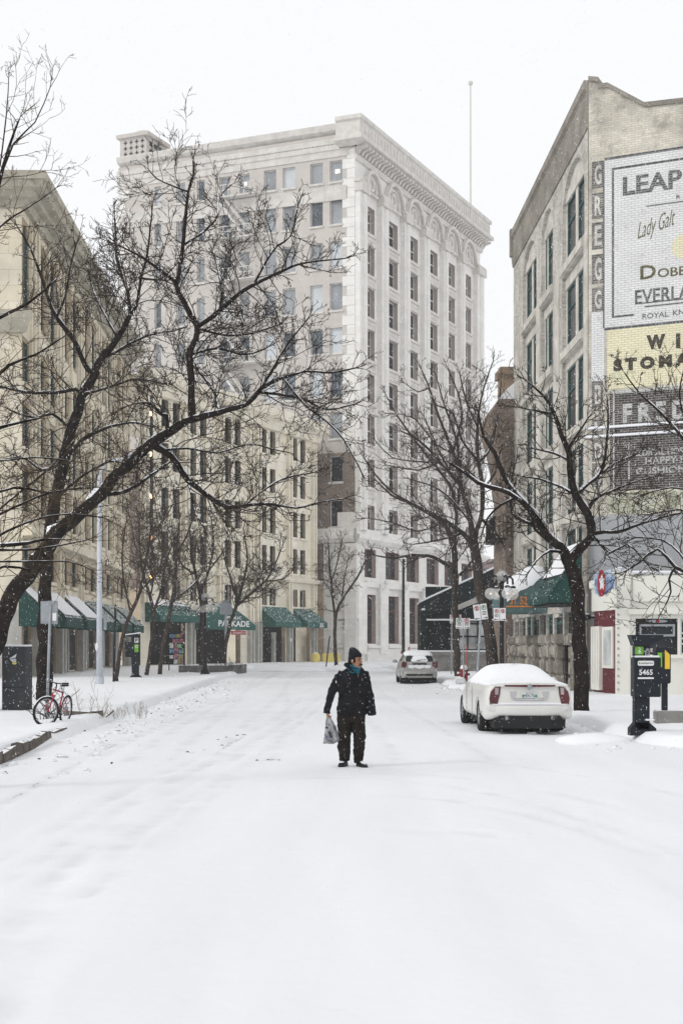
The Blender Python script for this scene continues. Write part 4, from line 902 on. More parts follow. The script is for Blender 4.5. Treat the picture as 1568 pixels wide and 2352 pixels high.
# pale lamp standard
o,g,t=pole('street_light_pole','tall pale grey street pole rising in front of the row of awnings','pole',228.5,1573,1090,15,'pole_pale',.13,8,.62)
m=MB(); m.tube([g+V((-.0,0,0)),g+V((0,0,.35))],.19,8); m.build('base','pole_pale',o)
m=MB(); m.ball((g.x-.09,g.y-.12,g.z+1.6),(.075,.03,.18)); m.build('hand_hole_cover','sign_white',o)
m=MB(); m.tube([t,t+V((.3,0,.5)),t+V((1.2,-.1,.75))],.05,8); m.bev((t.x+1.1,t.y-.25,t.z+.68),(t.x+1.75,t.y+.05,t.z+.84),.04); m.build('lamp_head','pole_pale',o)
pl=MB(); pl.bev((g.x+.16,g.y+.02,g.z+2.3),(g.x+.30,g.y+.05,g.z+3.0),.01); q=pl.build('sign','galv',o)
# galvanised sign post by the bicycle
o,g,t=pole('sign_post','leaning galvanised sign post behind the red bicycle','post',107,1650,1388,7,'galv',.12,8,.9,u2=116)
for k,(u,v,wd,h) in enumerate(((106,1407,.25,.52),(121,1407,.24,.54))):
    c=P(u,v,g.y+.03+.012*k); m=MB(); plate(m,c,wd,h); q=m.build('sign_plate','galv',o)
c=P(125,1417,g.y-.02); m=MB(); plate(m,c,.09,.18,th=.006); m.build('sticker','sign_white',o)
o,g,t=pole('dark_post','thin dark post standing right of the pale street pole','post',261,1568,1389,6,'black_metal',.13,8,.9,u2=265)
o,g,t=pole('leaning_post','thin dark leaning stake between the parkade and the slim tree','post',748,1533,1461,3.5,'black_metal',.15,6,.9,u2=757)
o,g,t=pole('sign_post','slim grey pole behind the black globe lamp carrying a blank sign','post',518,1536,1385,6,'galv',.15,8,.9)
c=P(519,1398,g.y-.05); m=MB(); plate(m,c,.85,.85,ang=.1); m.prism([(c.x-.3,c.z+.425),(c.x+.3,c.z+.425),(c.x,c.z+.65)],c.y-.03,c.y); m.build('sign_plate','galv',o)
o,g,t=pole('black_street_pole','tall slim black pole behind the silver hatchback','pole',926,1530,1284,8,'black_metal',.15,8,.7)
# mail relay box
g=G(38,1632,.13); Mx=TR(g.x,g.y,g.z,rz=-.18); rb=thing('relay_box','dark grey metal mail relay box with white wing emblem beside the bicycle','mailbox',g,-.18)
hb=(1632-1485)/K*g.y; wb=56/K*g.y
m=MB(); m.bev((-wb/2,-.2,-.15),(wb/2,.28,hb),.012); m.build('body','box_grey',rb)
m=MB(); m.bev((-wb/2-.01,-.21,hb),(wb/2+.01,.3,hb+.045),.02); m.build('snow_cover','snow_cap',rb)
m=MB(); 
m.prism([(-.10,hb-.31),(.09,hb-.19),(.06,hb-.285),(-.08,hb-.295)],-.212,-.203)
for k in range(3): m.prism([(-.10+k*.025,hb-.315-k*.03),(.07,hb-.315-k*.03),(.085,hb-.335-k*.03),(-.085+k*.025,hb-.335-k*.03)],-.212,-.203)
m.build('wing_emblem','sign_white',rb)
m=MB(); m.lathe([(.06,0),(.06,.01)],16,TR(.03,-.2,hb-.43)@Matrix.Rotation(math.pi/2,4,'X')@Matrix.Diagonal((1,.5,1,1))); m.build('badge','yellow_pale',rb)
m=MB(); m.box((-wb/2+.01,-.207,hb*.36),(wb/2-.01,-.203,hb*.36+.012)); m.build('door_seam','dark',rb)
# pay stations
def paystation(name,label,g,rz,sc_):
    r=thing(name,label,'parking meter',g,rz); 
    def Bx(nm,mt,*bs):
        m=MB(TR(s=sc_)); [m.bev(a,b,.012) for a,b in bs]; return m.build(nm,mt,r)
    Bx('column','meter_black',((-.16,-.12,0),(.12,.12,1.75)))
    m=MB(TR(s=sc_)); m.prism([(-.24,-.1),(.24,-.1),(.24,.03),(.12,.14),(-.15,.14),(-.24,.03)],-.12,.15); m.build('foot','meter_black',r)
    return r,Bx
g=G(1474,1688,.13); g.z=.22
r,Bx=paystation('pay_station','black parking pay station showing number 5465 on the snowy right pavement',g,.0,1.0)
Bx('machine_box','meter_black',((-.19,-.24,.62),(.30,.12,1.35)))
m=MB(); m.prism([(-.25,1.77),(.36,1.77),(.33,1.69),(.10,1.57),(-.18,1.57)],-.2,.16); m.build('solar_hood','meter_black',r)
lb=Bx('label_plate','sign_white',((-.13,-.25,1.20),(.165,-.243,1.29)))
m=MB(); text(m,'paybyphone',-.07,.145,1.222,1.268,-.2525,.01); m.build('lettering','sign_black',lb)
m=MB(); m.box((-.115,-.254,1.23),(-.085,-.251,1.262)); m.build('green_mark','lime',lb)
m=MB(); text(m,'5465',-.105,.145,1.03,1.13,-.2425,.02); m.box((-.13,-.246,.955),(.165,-.241,.985)); m.build('number','sign_white',r)
gl=Bx('green_label','lime',((-.155,-.127,1.405),(.0,-.121,1.555)))
m=MB(); text(m,'2',-.10,-.05,1.455,1.54,-.131,.02); text(m,'HRS',-.11,-.04,1.42,1.445,-.131,.01); m.build('lettering','sign_white',gl)
m=MB(); m.ball((.07,-.135,1.42),(.045,.02,.11)); pd=m.build('parking_disc','galv',r)
m=MB(); text(m,'P',.05,.09,1.38,1.47,-.158,.02); m.build('letter','sign_black',pd)
m=MB(); m.bev((.02,-.21,.18),(.20,-.05,.21),.02); m.build('snow_cover','snow_cap',r)
m=MB(); m.bev((-.18,-.23,1.352),(.29,.1,1.385),.02); m.build('snow_cover','snow_cap',r)
g2=G(1519,1612,.14); g2.y=30; g2=V(((1519-CU)/K*30,30,.14)); r2=thing('newspaper_box','black and yellow box on a thin post in a concrete block behind the pay station','newspaper box',g2)
m=MB(); m.bev((-.14,-.2,0),(.55,.2,.28),.02); m.build('concrete_block','concrete',r2)
m=MB(); m.bev((-.0,-.05,.28),(.12,.05,1.0),.01); m.build('post','meter_black',r2)
m=MB(); m.bev((-.15,-.16,.85),(.16,.2,1.62),.02); m.build('box','meter_black',r2)
m=MB(); m.prism([(.03,1.16),(.13,1.16),(.13,1.46),(.03,1.56)],-.185,-.155); m.build('yellow_face','yellow',r2)
m=MB(); m.box((-.12,-.175,1.2),(-.03,-.158,1.5)); m.build('green_label','lime',r2)
g=G(312,1558,.13); k_=(1558-1455)/K*g.y/1.8
r,Bx=paystation('pay_station','black pay station with white P and green label among the left trees',g,.25,k_)
Bx('machine_box','meter_black',((-.42,-.1,.85),(-.1,.15,1.45)))
def S1(nm,mt,f,par):
    m=MB(TR(s=k_)); f(m); return m.build(nm,mt,par)
S1('solar_hood','meter_black',lambda m:m.prism([(-.42,1.72),(.18,1.80),(.14,1.70),(.08,1.66),(-.30,1.66)],-.2,.16),r)
S1('snow_cover','snow_cap',lambda m:m.prism([(-.42,1.725),(.18,1.805),(.18,1.85),(-.42,1.76)],-.2,.16),r)
d_=S1('parking_disc','sign_white',lambda m:m.bev((-.07,-.135,1.42),(.09,-.12,1.62),.005),r); S1('letter','sign_black',lambda m:text(m,'P',-.035,.06,1.45,1.59,-.142,.03),d_)
S1('green_label','lime',lambda m:m.bev((-.07,-.135,1.05),(.09,-.121,1.36),.004),r); S1('ring_emblem','sign_white',lambda m:m.torus((.01,-.14,1.27),.045,.012,16,5),r)
# poster kiosk
g=G(406,1541,.14); kz=(1541-1429)/K*g.y; kw=38/K*g.y; r=thing('poster_kiosk','black framed notice kiosk covered in colourful posters','kiosk',g,.12)
m=MB(); m.box((-kw/2,-.05,0),(-kw/2+.07,.05,kz)); m.box((kw/2-.12,-.05,.3),(kw/2,.06,kz)); m.box((-kw/2,-.04,.4),(kw/2,.04,kz*.62)); m.box((-kw/2,-.06,kz-.1),(kw/2,.1,kz)); m.box((-kw/2,-.05,kz*.62),(kw/2,.0,kz*.72)); m.box((-kw/2,-.05,kz*.78),(kw/2,.0,kz*.81)); m.build('frame','black_metal',r)
rr=random.Random(11); z=.45; k=0
while z<kz*.75:
    x=-kw/2+.07
    while x<kw/2-.2:
        wd=rr.uniform(.15,.36); h_=rr.uniform(.2,.36); m=MB(); m.box((x,-.06-.004*(k%3),z),(min(x+wd,kw/2-.1),-.045,z+h_)); m.build('poster',rr.choice(['poster_a','poster_b','poster_c','poster_d','poster_e','poster_a','dark']),r); x+=wd+.02; k+=1
    z+=.34
# lamps with globes
def globe_lamp(name,label,g,rg_,arm,zc_,n,zsp,top,hasbase=True,side_off=0):
    r=thing(name,label,'street lamp',g)
    m=MB(); m.lathe([(.26,0),(.28,.06),(.24,.12),(.26,.2),(.2,.3),(.13,.42),(.1,.6),(.085,1.0),(.10,1.02),(.08,1.06),(.07,zc_-.5),(.12,zc_-.45),(.12,zc_-.35),(.07,zc_-.3),(.07,zc_)],14); m.build('post','black_metal',r,smooth=True)
    m=MB(); pos=[]
    for i in range(n):
        a=side_off+2*math.pi*i/n; x,y=math.cos(a)*arm,math.sin(a)*arm
        m.tube([(0,0,zc_-.15),(x*.35,y*.35,zc_+.12),(x*.7,y*.7,zc_+.16),(x*.97,y*.97,zc_+.05),(x,y,zc_-.12)],.035,7); pos.append((x,y,zsp))
        m.lathe([(.05,zsp+rg_*1.02),(.1,zsp+rg_*.98),(.09,zsp+rg_*1.2),(.04,zsp+rg_*1.35)],10,TR(x,y,0))
    m.lathe([(.14,zc_),(.14,zc_+.1),(.07,zc_+.2),(.11,top-rg_*1.02),(.05,top-rg_*.95)],12); m.build('bracket_arms','black_metal',r)
    for p in pos+[(0,0,top)]:
        b=MB(); b.ball(p,rg_,20,None,12); q=b.build('globe','globe',r,smooth=True); c=MB(); c.ball(p,rg_*.16,8,None,6); c.build('bulb','bulb',q)
    return r
Y=46.; g=V(((1152-CU)/K*Y,Y,.12)); z1=P(0,1324,Y).z-.12; z2=P(0,1364,Y).z-.12
globe_lamp('globe_street_lamp','black street lamp with five clear globes beside the white sedan',g,.195,.40,z2+.42,4,z2,z1,side_off=.35)
g=G(471,1550,.13); z1=P(0,1372,g.y).z-g.z; z2=P(0,1398,g.y).z-g.z
globe_lamp('globe_street_lamp','black cast iron lamp post with frosted globes before the parkade entrance',g,.235,.48,z2+.45,4,z2,z1,side_off=.3)
# grey planter
g1,g2=G(410,1547,.1),G(548,1545,.1); m=MB(); d=V((1,0,0)); gy=g1.y
m.bev((g1.x,gy,-.1),(P(548,0,gy).x-.7,gy+.35,.58),.02); m.prismz([(P(548,0,gy).x-.7,gy),(P(551,0,gy).x,gy+6),(P(551,0,gy).x-.3,gy+6),(P(548,0,gy).x-1.1,gy+.35)],-.1,.58); o=m.build('stone_planter','planter_grey',None,loc=g1); tag(o,'low grey stone planter around the trees by the globe lamp','planter')
# parking signs
def psign(name,label,u0,u1,v0,v1,Y,syms,tilt=0,pl=None,ang=0):
    zc_=HC+(HZ-(v0+v1)/2)/K*Y; xc=((u0+u1)/2-CU)/K*Y; wd=(u1-u0)/K*Y; h=(v1-v0)/K*Y; g=V((pl[0].x,pl[0].y,0)) if pl else V((xc,Y,zc_))
    base=V((xc,Y-.06,zc_)); r=thing(name,label,'sign',base if not pl else pl[0])
    Mr=TR(*(base-V(r.location)),0,tilt,ang)
    if pl: 
        m=MB(); a,b=pl; m.tube([V((0,0,-.15)),b-a],.028*(1.2),8); m.build('post','galv',r)
    hw=wd/2
    for k,sy in enumerate(syms):
        x=-hw/2+k*hw; m=MB(Mr); m.bev((x-hw/2+.008,-.015,-h/2),(x+hw/2-.008,0,h/2),.006); p_=m.build('sign_plate','sign_white',r)
        m=MB(Mr); zc2=h*.26; rr_=hw*.30
        cr='sign_red' if sy!='g' else 'sign_green'
        m.torus((x,-.018,zc2),rr_,rr_*.16,18,4)
        if sy!='g': m.prism([(x-rr_*.75,zc2+rr_*.6),(x-rr_*.6,zc2+rr_*.75),(x+rr_*.75,zc2-rr_*.6),(x+rr_*.6,zc2-rr_*.75)],-.022,-.018)
        m.build('ring',cr,p_)
        m=MB(Mr)
        if sy=='n': m.prism([(x-rr_*.25,zc2-rr_*.62),(x+rr_*.35,zc2-rr_*.62),(x+rr_*.35,zc2+rr_*.62),(x-rr_*.25,zc2+rr_*.62)],-.0175,-.0155)
        else: text(m,'P',x-rr_*.4,x+rr_*.45,zc2-rr_*.6,zc2+rr_*.6,-.0175,.03)
        for q in range(3 if sy!='n' else 0): m.box((x-hw*.3,-.017,-h*.02-q*h*.09),(x+hw*.3,-.0155,.0-q*h*.09+h*.02))
        s_=-1 if k==0 else 1; m.prism([(x-hw*.28,-h*.4-.008),(x+hw*.28,-h*.4-.008),(x+hw*.28,-h*.4+.008),(x-hw*.28,-h*.4+.008)],-.0175,-.0155); xx=x+s_*hw*.3; m.prism([(xx+s_*.03,-h*.4),(xx-s_*.03,-h*.4+.03),(xx-s_*.03,-h*.4-.03)],-.0185,-.0155)
        m.build('symbols','sign_black',p_)
    return r
def gp(u,v,z,Y): return V(((u-CU)/K*Y,Y,z))
psign('parking_sign','tilted pair of white parking signs on a leaning galvanised post, nearest the globe lamp',1086,1119,1388,1424,42.,'ng',tilt=-.13,pl=(gp(1091,0,.1,42),P(1103,1424,42)),ang=.12)
psign('parking_sign','pair of white parking signs on a straight post above the red hydrant',1046,1079,1420,1444,58.,'gP',pl=(gp(1065,0,.1,58),P(1063,1424,58)))
psign('parking_sign','pair of white parking signs strapped to the five globe lamp post',1132,1161,1397,1426,45.75,'Pn')
psign('parking_sign','small pair of parking signs half hidden behind a dark tree trunk',1032,1059,1412,1432,80.,'nP',pl=(gp(1036,0,.1,80),P(1037,1415,80)))
# hydrant with flag rod
g=G(1065,1577,.1); r=thing('fire_hydrant','dark red fire hydrant with snow on its cap right of the hatchback','hydrant',g)
k_=(1577-1530)/K*g.y; m=MB(); m.lathe([(.19,-.1),(.19,.04),(.15,.06),(.15,k_*.72),(.19,k_*.74),(.19,k_*.8),(.15,k_*.84),(.09,k_*.93),(.05,k_*.97)],16)
m.tube([(-.24,-.02,k_*.6),(.24,-.02,k_*.6)],.06,10); m.tube([(0,-.02,k_*.6),(0,-.26,k_*.6)],.075,10); m.build('body','red_paint',r,smooth=False)
m=MB(); m.lathe([(.15,k_*.86),(.155,k_*.93),(.1,k_*1.03),(.02,k_*1.06)],14); m.ball((-.24,-.02,k_*.66),.05); m.ball((.0,-.24,k_*.67),.055); m.build('snow_cover','snow_cap',r)
m=MB(); m.tube([(.13,0,.1),(.12,0,(1577-1482)/K*g.y)],.022,6); m.build('marker_rod','rod_red',r)
# twin red standpipe on the tall building's wall
g=P(938,1520,139); g.z=.15; m=MB()
SC=1
for x in (-.4,.5): m.tube([V((g.x+x,g.y,0)),V((g.x+x,g.y,1.0)),V((g.x+x*1.5,g.y-.2,1.1))],.11,8); m.ball((g.x+x*1.6,g.y-.25,1.1),.17)
m.tube([V((g.x-.4,g.y,.7)),V((g.x+.5,g.y,.7))],.08,8); m.box((g.x-.05,g.y,.7),(g.x+.12,g.y+.2,1.6)); o=m.build('fire_standpipe','pink_red',None,loc=g); tag(o,'faded red twin fire standpipe at the foot of the white tall building','standpipe')
g=G(713+11,1527,.15); g=V(((724.5-CU)/K*137,137,.15)); m=MB(); m.lathe([(.42,-.2),(.42,.6),(.3,.85),(.1,.95)],14,TR(*g)); o=m.build('bollard','yellow_pale',None,smooth=True,loc=g); tag(o,'small round yellow bollard by the alley beside door 35','bollard')
a,b=P(740,1518,140),P(782,1518,138); m=MB(); m.bev((a.x,137.5,-.1),(b.x,138.2,1.0),.1); o=m.build('yellow_barrier','yellow_pale',None,loc=(a.x,138,0)); tag(o,'low yellow concrete barrier at the foot of the tan wall, behind the man','barrier')
# kerbs peeking out
def kerb(pts,name='kerb',h=.16,wd=.16,seed=1):
    r_=random.Random(seed); m=MB()
    for (a,b) in zip(pts[:-1],pts[1:]):
        n=max(1,int((b-a).length/.55))
        for i in range(n):
            p=a+(b-a)*(i+.03)/n; q=a+(b-a)*(i+.97)/n; d=(q-p).normalized(); nn=V((-d.y,d.x,0)); h1=h*r_.uniform(.75,1.05)
            c=m; k0=len(m.v); m.add([p-nn*wd/2,q-nn*wd/2,q+nn*wd/2,p+nn*wd/2]+[x+V((0,0,h1+.1*noise.noise(x*3))) for x in (p-nn*wd*.4,q-nn*wd*.4,q+nn*wd*.4,p+nn*wd*.4)],[(0,3,2,1),(4,5,6,7),(0,1,5,4),(1,2,6,5),(2,3,7,6),(3,0,4,7)])
    return tag(m.build(name,'kerb_stone',None),kind='structure')
def gg(u,v): 
    p=G(u,v,.12); p.z=.02; return p
kerb([gg(-40,1752),gg(0,1737),gg(60,1712),gg(112,1690)],h=.19,wd=.12,seed=2); kerb([gg(116,1687),gg(150,1676)],h=.17,wd=.10,seed=3)
kl=[gg(148,1648),gg(200,1649),gg(236,1648)]
for q in kl: q.z=.12
kerb(kl,name='planter_kerb',h=.15,wd=.14,seed=5); kl=[gg(239,1647),gg(252,1641),gg(266,1633)]
for q in kl: q.z=.06
kerb(kl,name='planter_kerb',h=.11,wd=.10,seed=6)
# ================================================================ CARS
def carbody(st,wheels,wr_,wx,rear_r=None):
    mb=MB(); rings=[]
    for (y,zb,w0,w1,zm,w2,zs_,wt,zt) in st:
        h=[(0,zb),(w0*.7,zb),(w0,zb+.04),(w1,zb+.16),(w1*1.0,zm),(w2,zs_),(wt,zt-.05 if zt-zs_>.12 else zt-.02),(wt*.7,zt),(0,zt+.015)]
        ring=[(x,y,z) for x,z in h]+[(-x,y,z) for x,z in reversed(h[1:-1])]
        rings.append(ring)
    mb.loft(rings)
    me=modmesh(mb,[('SUBSURF',dict(levels=3,render_levels=3))])
    # wheel arches cut with cylinders
    cut=MB()
    for y in wheels:
        for sx in (-1,1): cut.lathe([(wr_*1.16,0),(wr_*1.16,.35)],32,TR(sx*(wx+.12) if sx>0 else -(wx+.12),y,wr_)@Matrix.Rotation(-sx*math.pi/2,4,'Y'))
    cm=cut.mesh('c'); bm=bmesh.new(); bm.from_mesh(cm); bmesh.ops.recalc_face_normals(bm,faces=bm.faces); bm.to_mesh(cm); bm.free(); co=bpy.data.objects.new('c',cm); col.objects.link(co)
    bm=bmesh.new(); bm.from_mesh(me); bmesh.ops.recalc_face_normals(bm,faces=bm.faces); bm.to_mesh(me); bm.free()
    o=bpy.data.objects.new('t',me); col.objects.link(o); md=o.modifiers.new('b','BOOLEAN'); md.operation='DIFFERENCE'; md.object=co; md.solver='EXACT'
    dg=bpy.context.evaluated_depsgraph_get(); dg.update(); r=bpy.data.meshes.new_from_object(o.evaluated_get(dg)); bpy.data.objects.remove(o); bpy.data.objects.remove(co)
    return me,r
def wheels_(root,ys,r_,x):
    for y in ys:
        for sx in (-1,1):
            Mx=TR(sx*x,y,r_)@Matrix.Rotation(sx*math.pi/2,4,'Y')
            m=MB(); m.lathe([(r_*.62,-.19),(r_*.9,-.2),(r_,-.17),(r_,-.03),(r_*.93,0),(r_*.64,.0),(r_*.62,-.02)],28,Mx); wh=m.build('wheel','rubber',root,smooth=True)
            m=MB(); m.lathe([(r_*.63,-.05),(r_*.6,-.01),(r_*.55,-.03),(.05,-.035),(.04,-.01)],24,Mx)
            for k in range(7): m.box((.04,-.02,-.03),(r_*.57,.02,-.008),Mx@Matrix.Rotation(k*2*math.pi/7,4,'Z'))
            m.build('rim','rim',wh)
    m=MB(); m.box((-x+.2,ys[0]-.75,.12),(x-.2,ys[1]+.5,.4)); m.box((-x+.3,ys[0]-.3,.03),(x-.3,ys[0]+.5,.14));  # car floor, plus a lower dark box standing in for the shadow beneath
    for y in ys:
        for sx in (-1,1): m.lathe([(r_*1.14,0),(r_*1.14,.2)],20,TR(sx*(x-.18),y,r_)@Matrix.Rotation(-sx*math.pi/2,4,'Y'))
    m.build('underbody_and_shadow','dark',root)
# --- white sedan
sy=28.75; sx0=(1215-CU)/K*sy; root=thing('white_sedan','white sedan under thick snow parked on the right, seen from behind','car',(sx0,sy,0),R(2.0))
st=[(-.025,.40,.66,.80,.62,.79,.93,.70,.965),(-.02,.40,.68,.82,.62,.80,.935,.71,.97),(.02,.36,.74,.86,.62,.83,.95,.73,.99),(.14,.30,.80,.90,.62,.87,.965,.76,1.01),(.5,.24,.82,.92,.62,.885,.97,.77,1.03),(.95,.22,.82,.915,.62,.875,.98,.70,1.06),
    (1.30,.22,.82,.915,.62,.885,.98,.63,1.17),(1.8,.22,.82,.915,.62,.885,.97,.57,1.33),(2.3,.22,.82,.915,.62,.885,.96,.56,1.375),(2.9,.22,.82,.915,.6,.88,.95,.57,1.35),(3.45,.22,.82,.915,.6,.865,.93,.66,1.14),(3.8,.22,.82,.91,.6,.86,.92,.70,1.0),(4.3,.26,.8,.88,.58,.80,.85,.66,.93),(4.7,.3,.7,.78,.55,.7,.76,.55,.82),(4.82,.38,.55,.66,.52,.6,.68,.45,.72)]
full,cut=carbody(st,(1.08,4.0),.335,.86); bd_=put(cut,'body','car_white',root)
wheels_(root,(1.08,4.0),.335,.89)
peel(full,lambda c,n:n.z>.30 and c.z>.97 and c.y>.16,.024,'snow_cover','snow_cap',root,.03)
peel(full,lambda c,n:1.55<c.y<3.45 and 1.03<c.z<1.34 and abs(n.x)>.55,.006,'side_window','glass_dark',root)
peel(full,lambda c,n:(2.35<c.y<2.45 or c.y<1.75 or c.y>3.2 or c.z>1.27) and 1.35<c.y<3.5 and 1.0<c.z<1.36 and abs(n.x)>.5,.022,'side_snow','snow_cap',root)
for s_ in (-1,1):
    m=MB(); m.prism([(s_*.585,.965),(s_*.70,.955),(s_*.785,.86),(s_*.815,.72),(s_*.80,.60),(s_*.645,.615),(s_*.60,.80)],-.035,.20)
    t=m.build('tail_light','tail_red',root); m=MB(); m.prism([(s_*.635,.80),(s_*.70,.80),(s_*.70,.94),(s_*.625,.94)],-.039,-.034); m.build('reversing_lens','tail_clear',t)
m=MB(); m.prism([(-.72,1.0),(-.5,1.03),(0,1.04),(.5,1.03),(.72,1.0),(.70,.965),(-.70,.965)],-.075,.05); sp_=m.build('spoiler','car_white',root)
m=MB(); m.prism([(-.52,.995),(0,1.0),(.52,.995),(.50,.962),(0,.95),(-.50,.962)],-.082,-.074); m.build('brake_light','tail_red',sp_)
m=MB(); m.box((-.40,-.03,.70),(.40,-.022,.86)); rc=m.build('plate_recess','pale_metal',root)
for s_ in (-1,1): m=MB(); m.prism([(s_*.40,.86),(s_*.265,.86),(s_*.265,.80),(s_*.30,.72),(s_*.36,.70)],-.036,-.028); m.build('recess_end','chrome',rc)
m=MB(); m.bev((-.155,-.045,.735),(.155,-.031,.845),.008); lp=m.build('licence_plate','plate',root)
m=MB(); m.box((-.15,-.0475,.74),(-.115,-.0455,.80)); m.box((.12,-.0475,.74),(.15,-.0455,.80)); m.build('green_edge','plate_green',lp)
m=MB(); text(m,'HDG 752',-.12,.12,.755,.805,-.0475,.02); text(m,'Manitoba',-.07,.07,.82,.838,-.0475,.01); m.build('lettering','sign_black',lp)
m=MB(); m.lathe([(.055,0),(.045,.012),(.02,.02)],16,TR(0,-.078,.955)@Matrix.Rotation(math.pi/2,4,'X')@Matrix.Diagonal((1,1.15,1,1))); m.build('round_badge','galv',root)
m=MB(); m.bev((-.36,-.06,.675),(.36,.0,.73),.03); m.build('recess_snow','snow_cap',root)
n0=MB(); xs_=[i/12*2-1 for i in range(13)]
def bump_ring(x):
    y0=-.10+.22*abs(x)**4; return y0
rings=[]
for x in xs_:
    X=x*.925; y0=bump_ring(x); z0=.33 if abs(x)>.72 else .40
    rings.append([(X,y0+.30,.585),(X,y0+.03,.585),(X,y0,.55),(X,y0+.01,.42),(X,y0+.05,z0-.06),(X,y0+.30,z0-.06)])
n0.loft(rings); o=put(modmesh(n0,[('SUBSURF',dict(levels=2,render_levels=2))]),'rear_bumper','car_white',root)
m=MB(); m.prism([(-.62,.37),(.62,.37),(.72,.24),(.72,.12),(-.72,.12),(-.72,.24)],-.075,.4); dv=m.build('lower_valance','dark',root)
m=MB(); m.bev((-.80,-.05,.585),(.80,.08,.635),.022); m.build('bumper_snow','snow_cap',root)
for s_ in (-1,1): m=MB(); m.tube([(s_*.47,.2,.33),(s_*.47,-.075,.33)],.045,14); m.build('exhaust','chrome',root)
for s_ in (-1,1):
    m=MB(); m.ball((s_*1.03,3.15,1.0),(.13,.07,.085)); m.tube([(s_*.86,3.2,.95),(s_*.97,3.18,.97)],.03,6); mi=m.build('wing_mirror','car_white',root,smooth=True)
    m=MB(); m.bev((s_*1.03-.10,3.065,.94),(s_*1.03+.10,3.085,1.05),.01); m.build('mirror_glass','glass_blind',mi)
m=MB(); m.tube([(0,2.0,1.41),(.02,1.9,1.56)],.007,5); m.ball((0,2.0,1.42),(.035,.05,.02)); m.build('aerial','black_metal',root)
m=MB(); m.box((-.935,.5,.40),(-.925,.62,.44)); m.build('side_marker','tail_red',root)
for y in (2.05,3.0): m=MB(); m.bev((-.935,y,.80),(-.905,y+.2,.835),.01); m.build('door_handle','car_white',root)
m=MB(); m.box((-.925,1.9,.25),(-.916,1.915,.95)); m.box((-.925,2.85,.25),(-.916,2.865,.95)); m.build('door_seam','galv',root)
# --- silver hatchback
hy=65.5; hx=(963-CU)/K*hy; root=thing('silver_hatchback','silver hatchback with snow on its rear window stopped farther up the street','car',(hx,hy,0),R(1.5))
st=[(.0,.42,.6,.76,.62,.76,.9,.66,.98),(.05,.34,.72,.82,.62,.80,.95,.68,1.04),(.2,.28,.78,.85,.62,.825,.98,.64,1.24),(.45,.24,.8,.865,.62,.83,1.0,.60,1.44),(1.1,.22,.8,.865,.62,.835,1.0,.60,1.53),(2.3,.22,.8,.865,.6,.83,.97,.6,1.50),(3.1,.22,.8,.86,.6,.82,.95,.66,1.1),(3.8,.26,.76,.84,.58,.78,.85,.6,.92),(4.2,.34,.6,.7,.54,.6,.7,.45,.76)]
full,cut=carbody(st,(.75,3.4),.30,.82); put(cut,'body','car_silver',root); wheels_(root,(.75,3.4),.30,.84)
peel(full,lambda c,n:n.z>.6 and c.z>1.3,.04,'snow_cover','snow_cap',root,.05)
peel(full,lambda c,n:1.03<c.z<1.42 and n.y<-.45 and abs(c.x)<.62,.008,'rear_window','glass_dark',root)
peel(full,lambda c,n:1.03<c.z<1.30 and n.y<-.45 and abs(c.x)<.36-.5*max(0,c.z-1.12),.025,'rear_snow','snow_cap',root)
peel(full,lambda c,n:.74<c.z<.88 and n.y<-.5 and abs(c.x)<.52,.02,'tailgate_snow','snow_cap',root)
peel(full,lambda c,n:.6<c.y<3.0 and 1.04<c.z<1.4 and abs(n.x)>.6,.006,'side_window','glass_dark',root)
for s_ in (-1,1):
    m=MB(); m.prism([(s_*.58,1.0),(s_*.74,1.06),(s_*.83,.98),(s_*.83,.78),(s_*.70,.74),(s_*.60,.84)],-.03,.2); t=m.build('tail_light','tail_red',root); m=MB(); m.prism([(s_*.66,.80),(s_*.76,.80),(s_*.76,.87),(s_*.66,.87)],-.024,-.019); m.build('reversing_lens','tail_clear',t)
    m=MB(); m.ball((s_*.98,2.6,1.04),(.12,.06,.08)); m.tube([(s_*.82,2.62,.98),(s_*.9,2.6,1.0)],.03,6); m.build('wing_mirror','car_silver',root,smooth=True)
n0=MB(); rings=[]
for x in xs_:
    X=x*.85; y0=-.09+.2*abs(x)**4; rings.append([(X,y0+.3,.62),(X,y0+.05,.62),(X,y0,.56),(X,y0+.02,.34),(X,y0+.06,.27),(X,y0+.3,.27)])
n0.loft(rings); put(modmesh(n0,[('SUBSURF',dict(levels=2,render_levels=2))]),'rear_bumper','car_silver',root)
m=MB(); m.bev((-.62,-.105,.385),(.62,-.05,.47),.02); m.build('bumper_slot','dark',root)
m=MB(); m.box((-.33,-.03,.90),(.33,-.012,.97)); m.build('plate_bar','dark',root)
m=MB(); m.tube([(-.12,.02,1.08),(.1,.03,1.13),(.32,.08,1.12)],.014,5); m.build('rear_wiper','dark',root)
m=MB(); m.prism([(-.6,.28),(.6,.28),(.6,.14),(-.6,.14)],.0,.4); m.build('underside','dark',root)
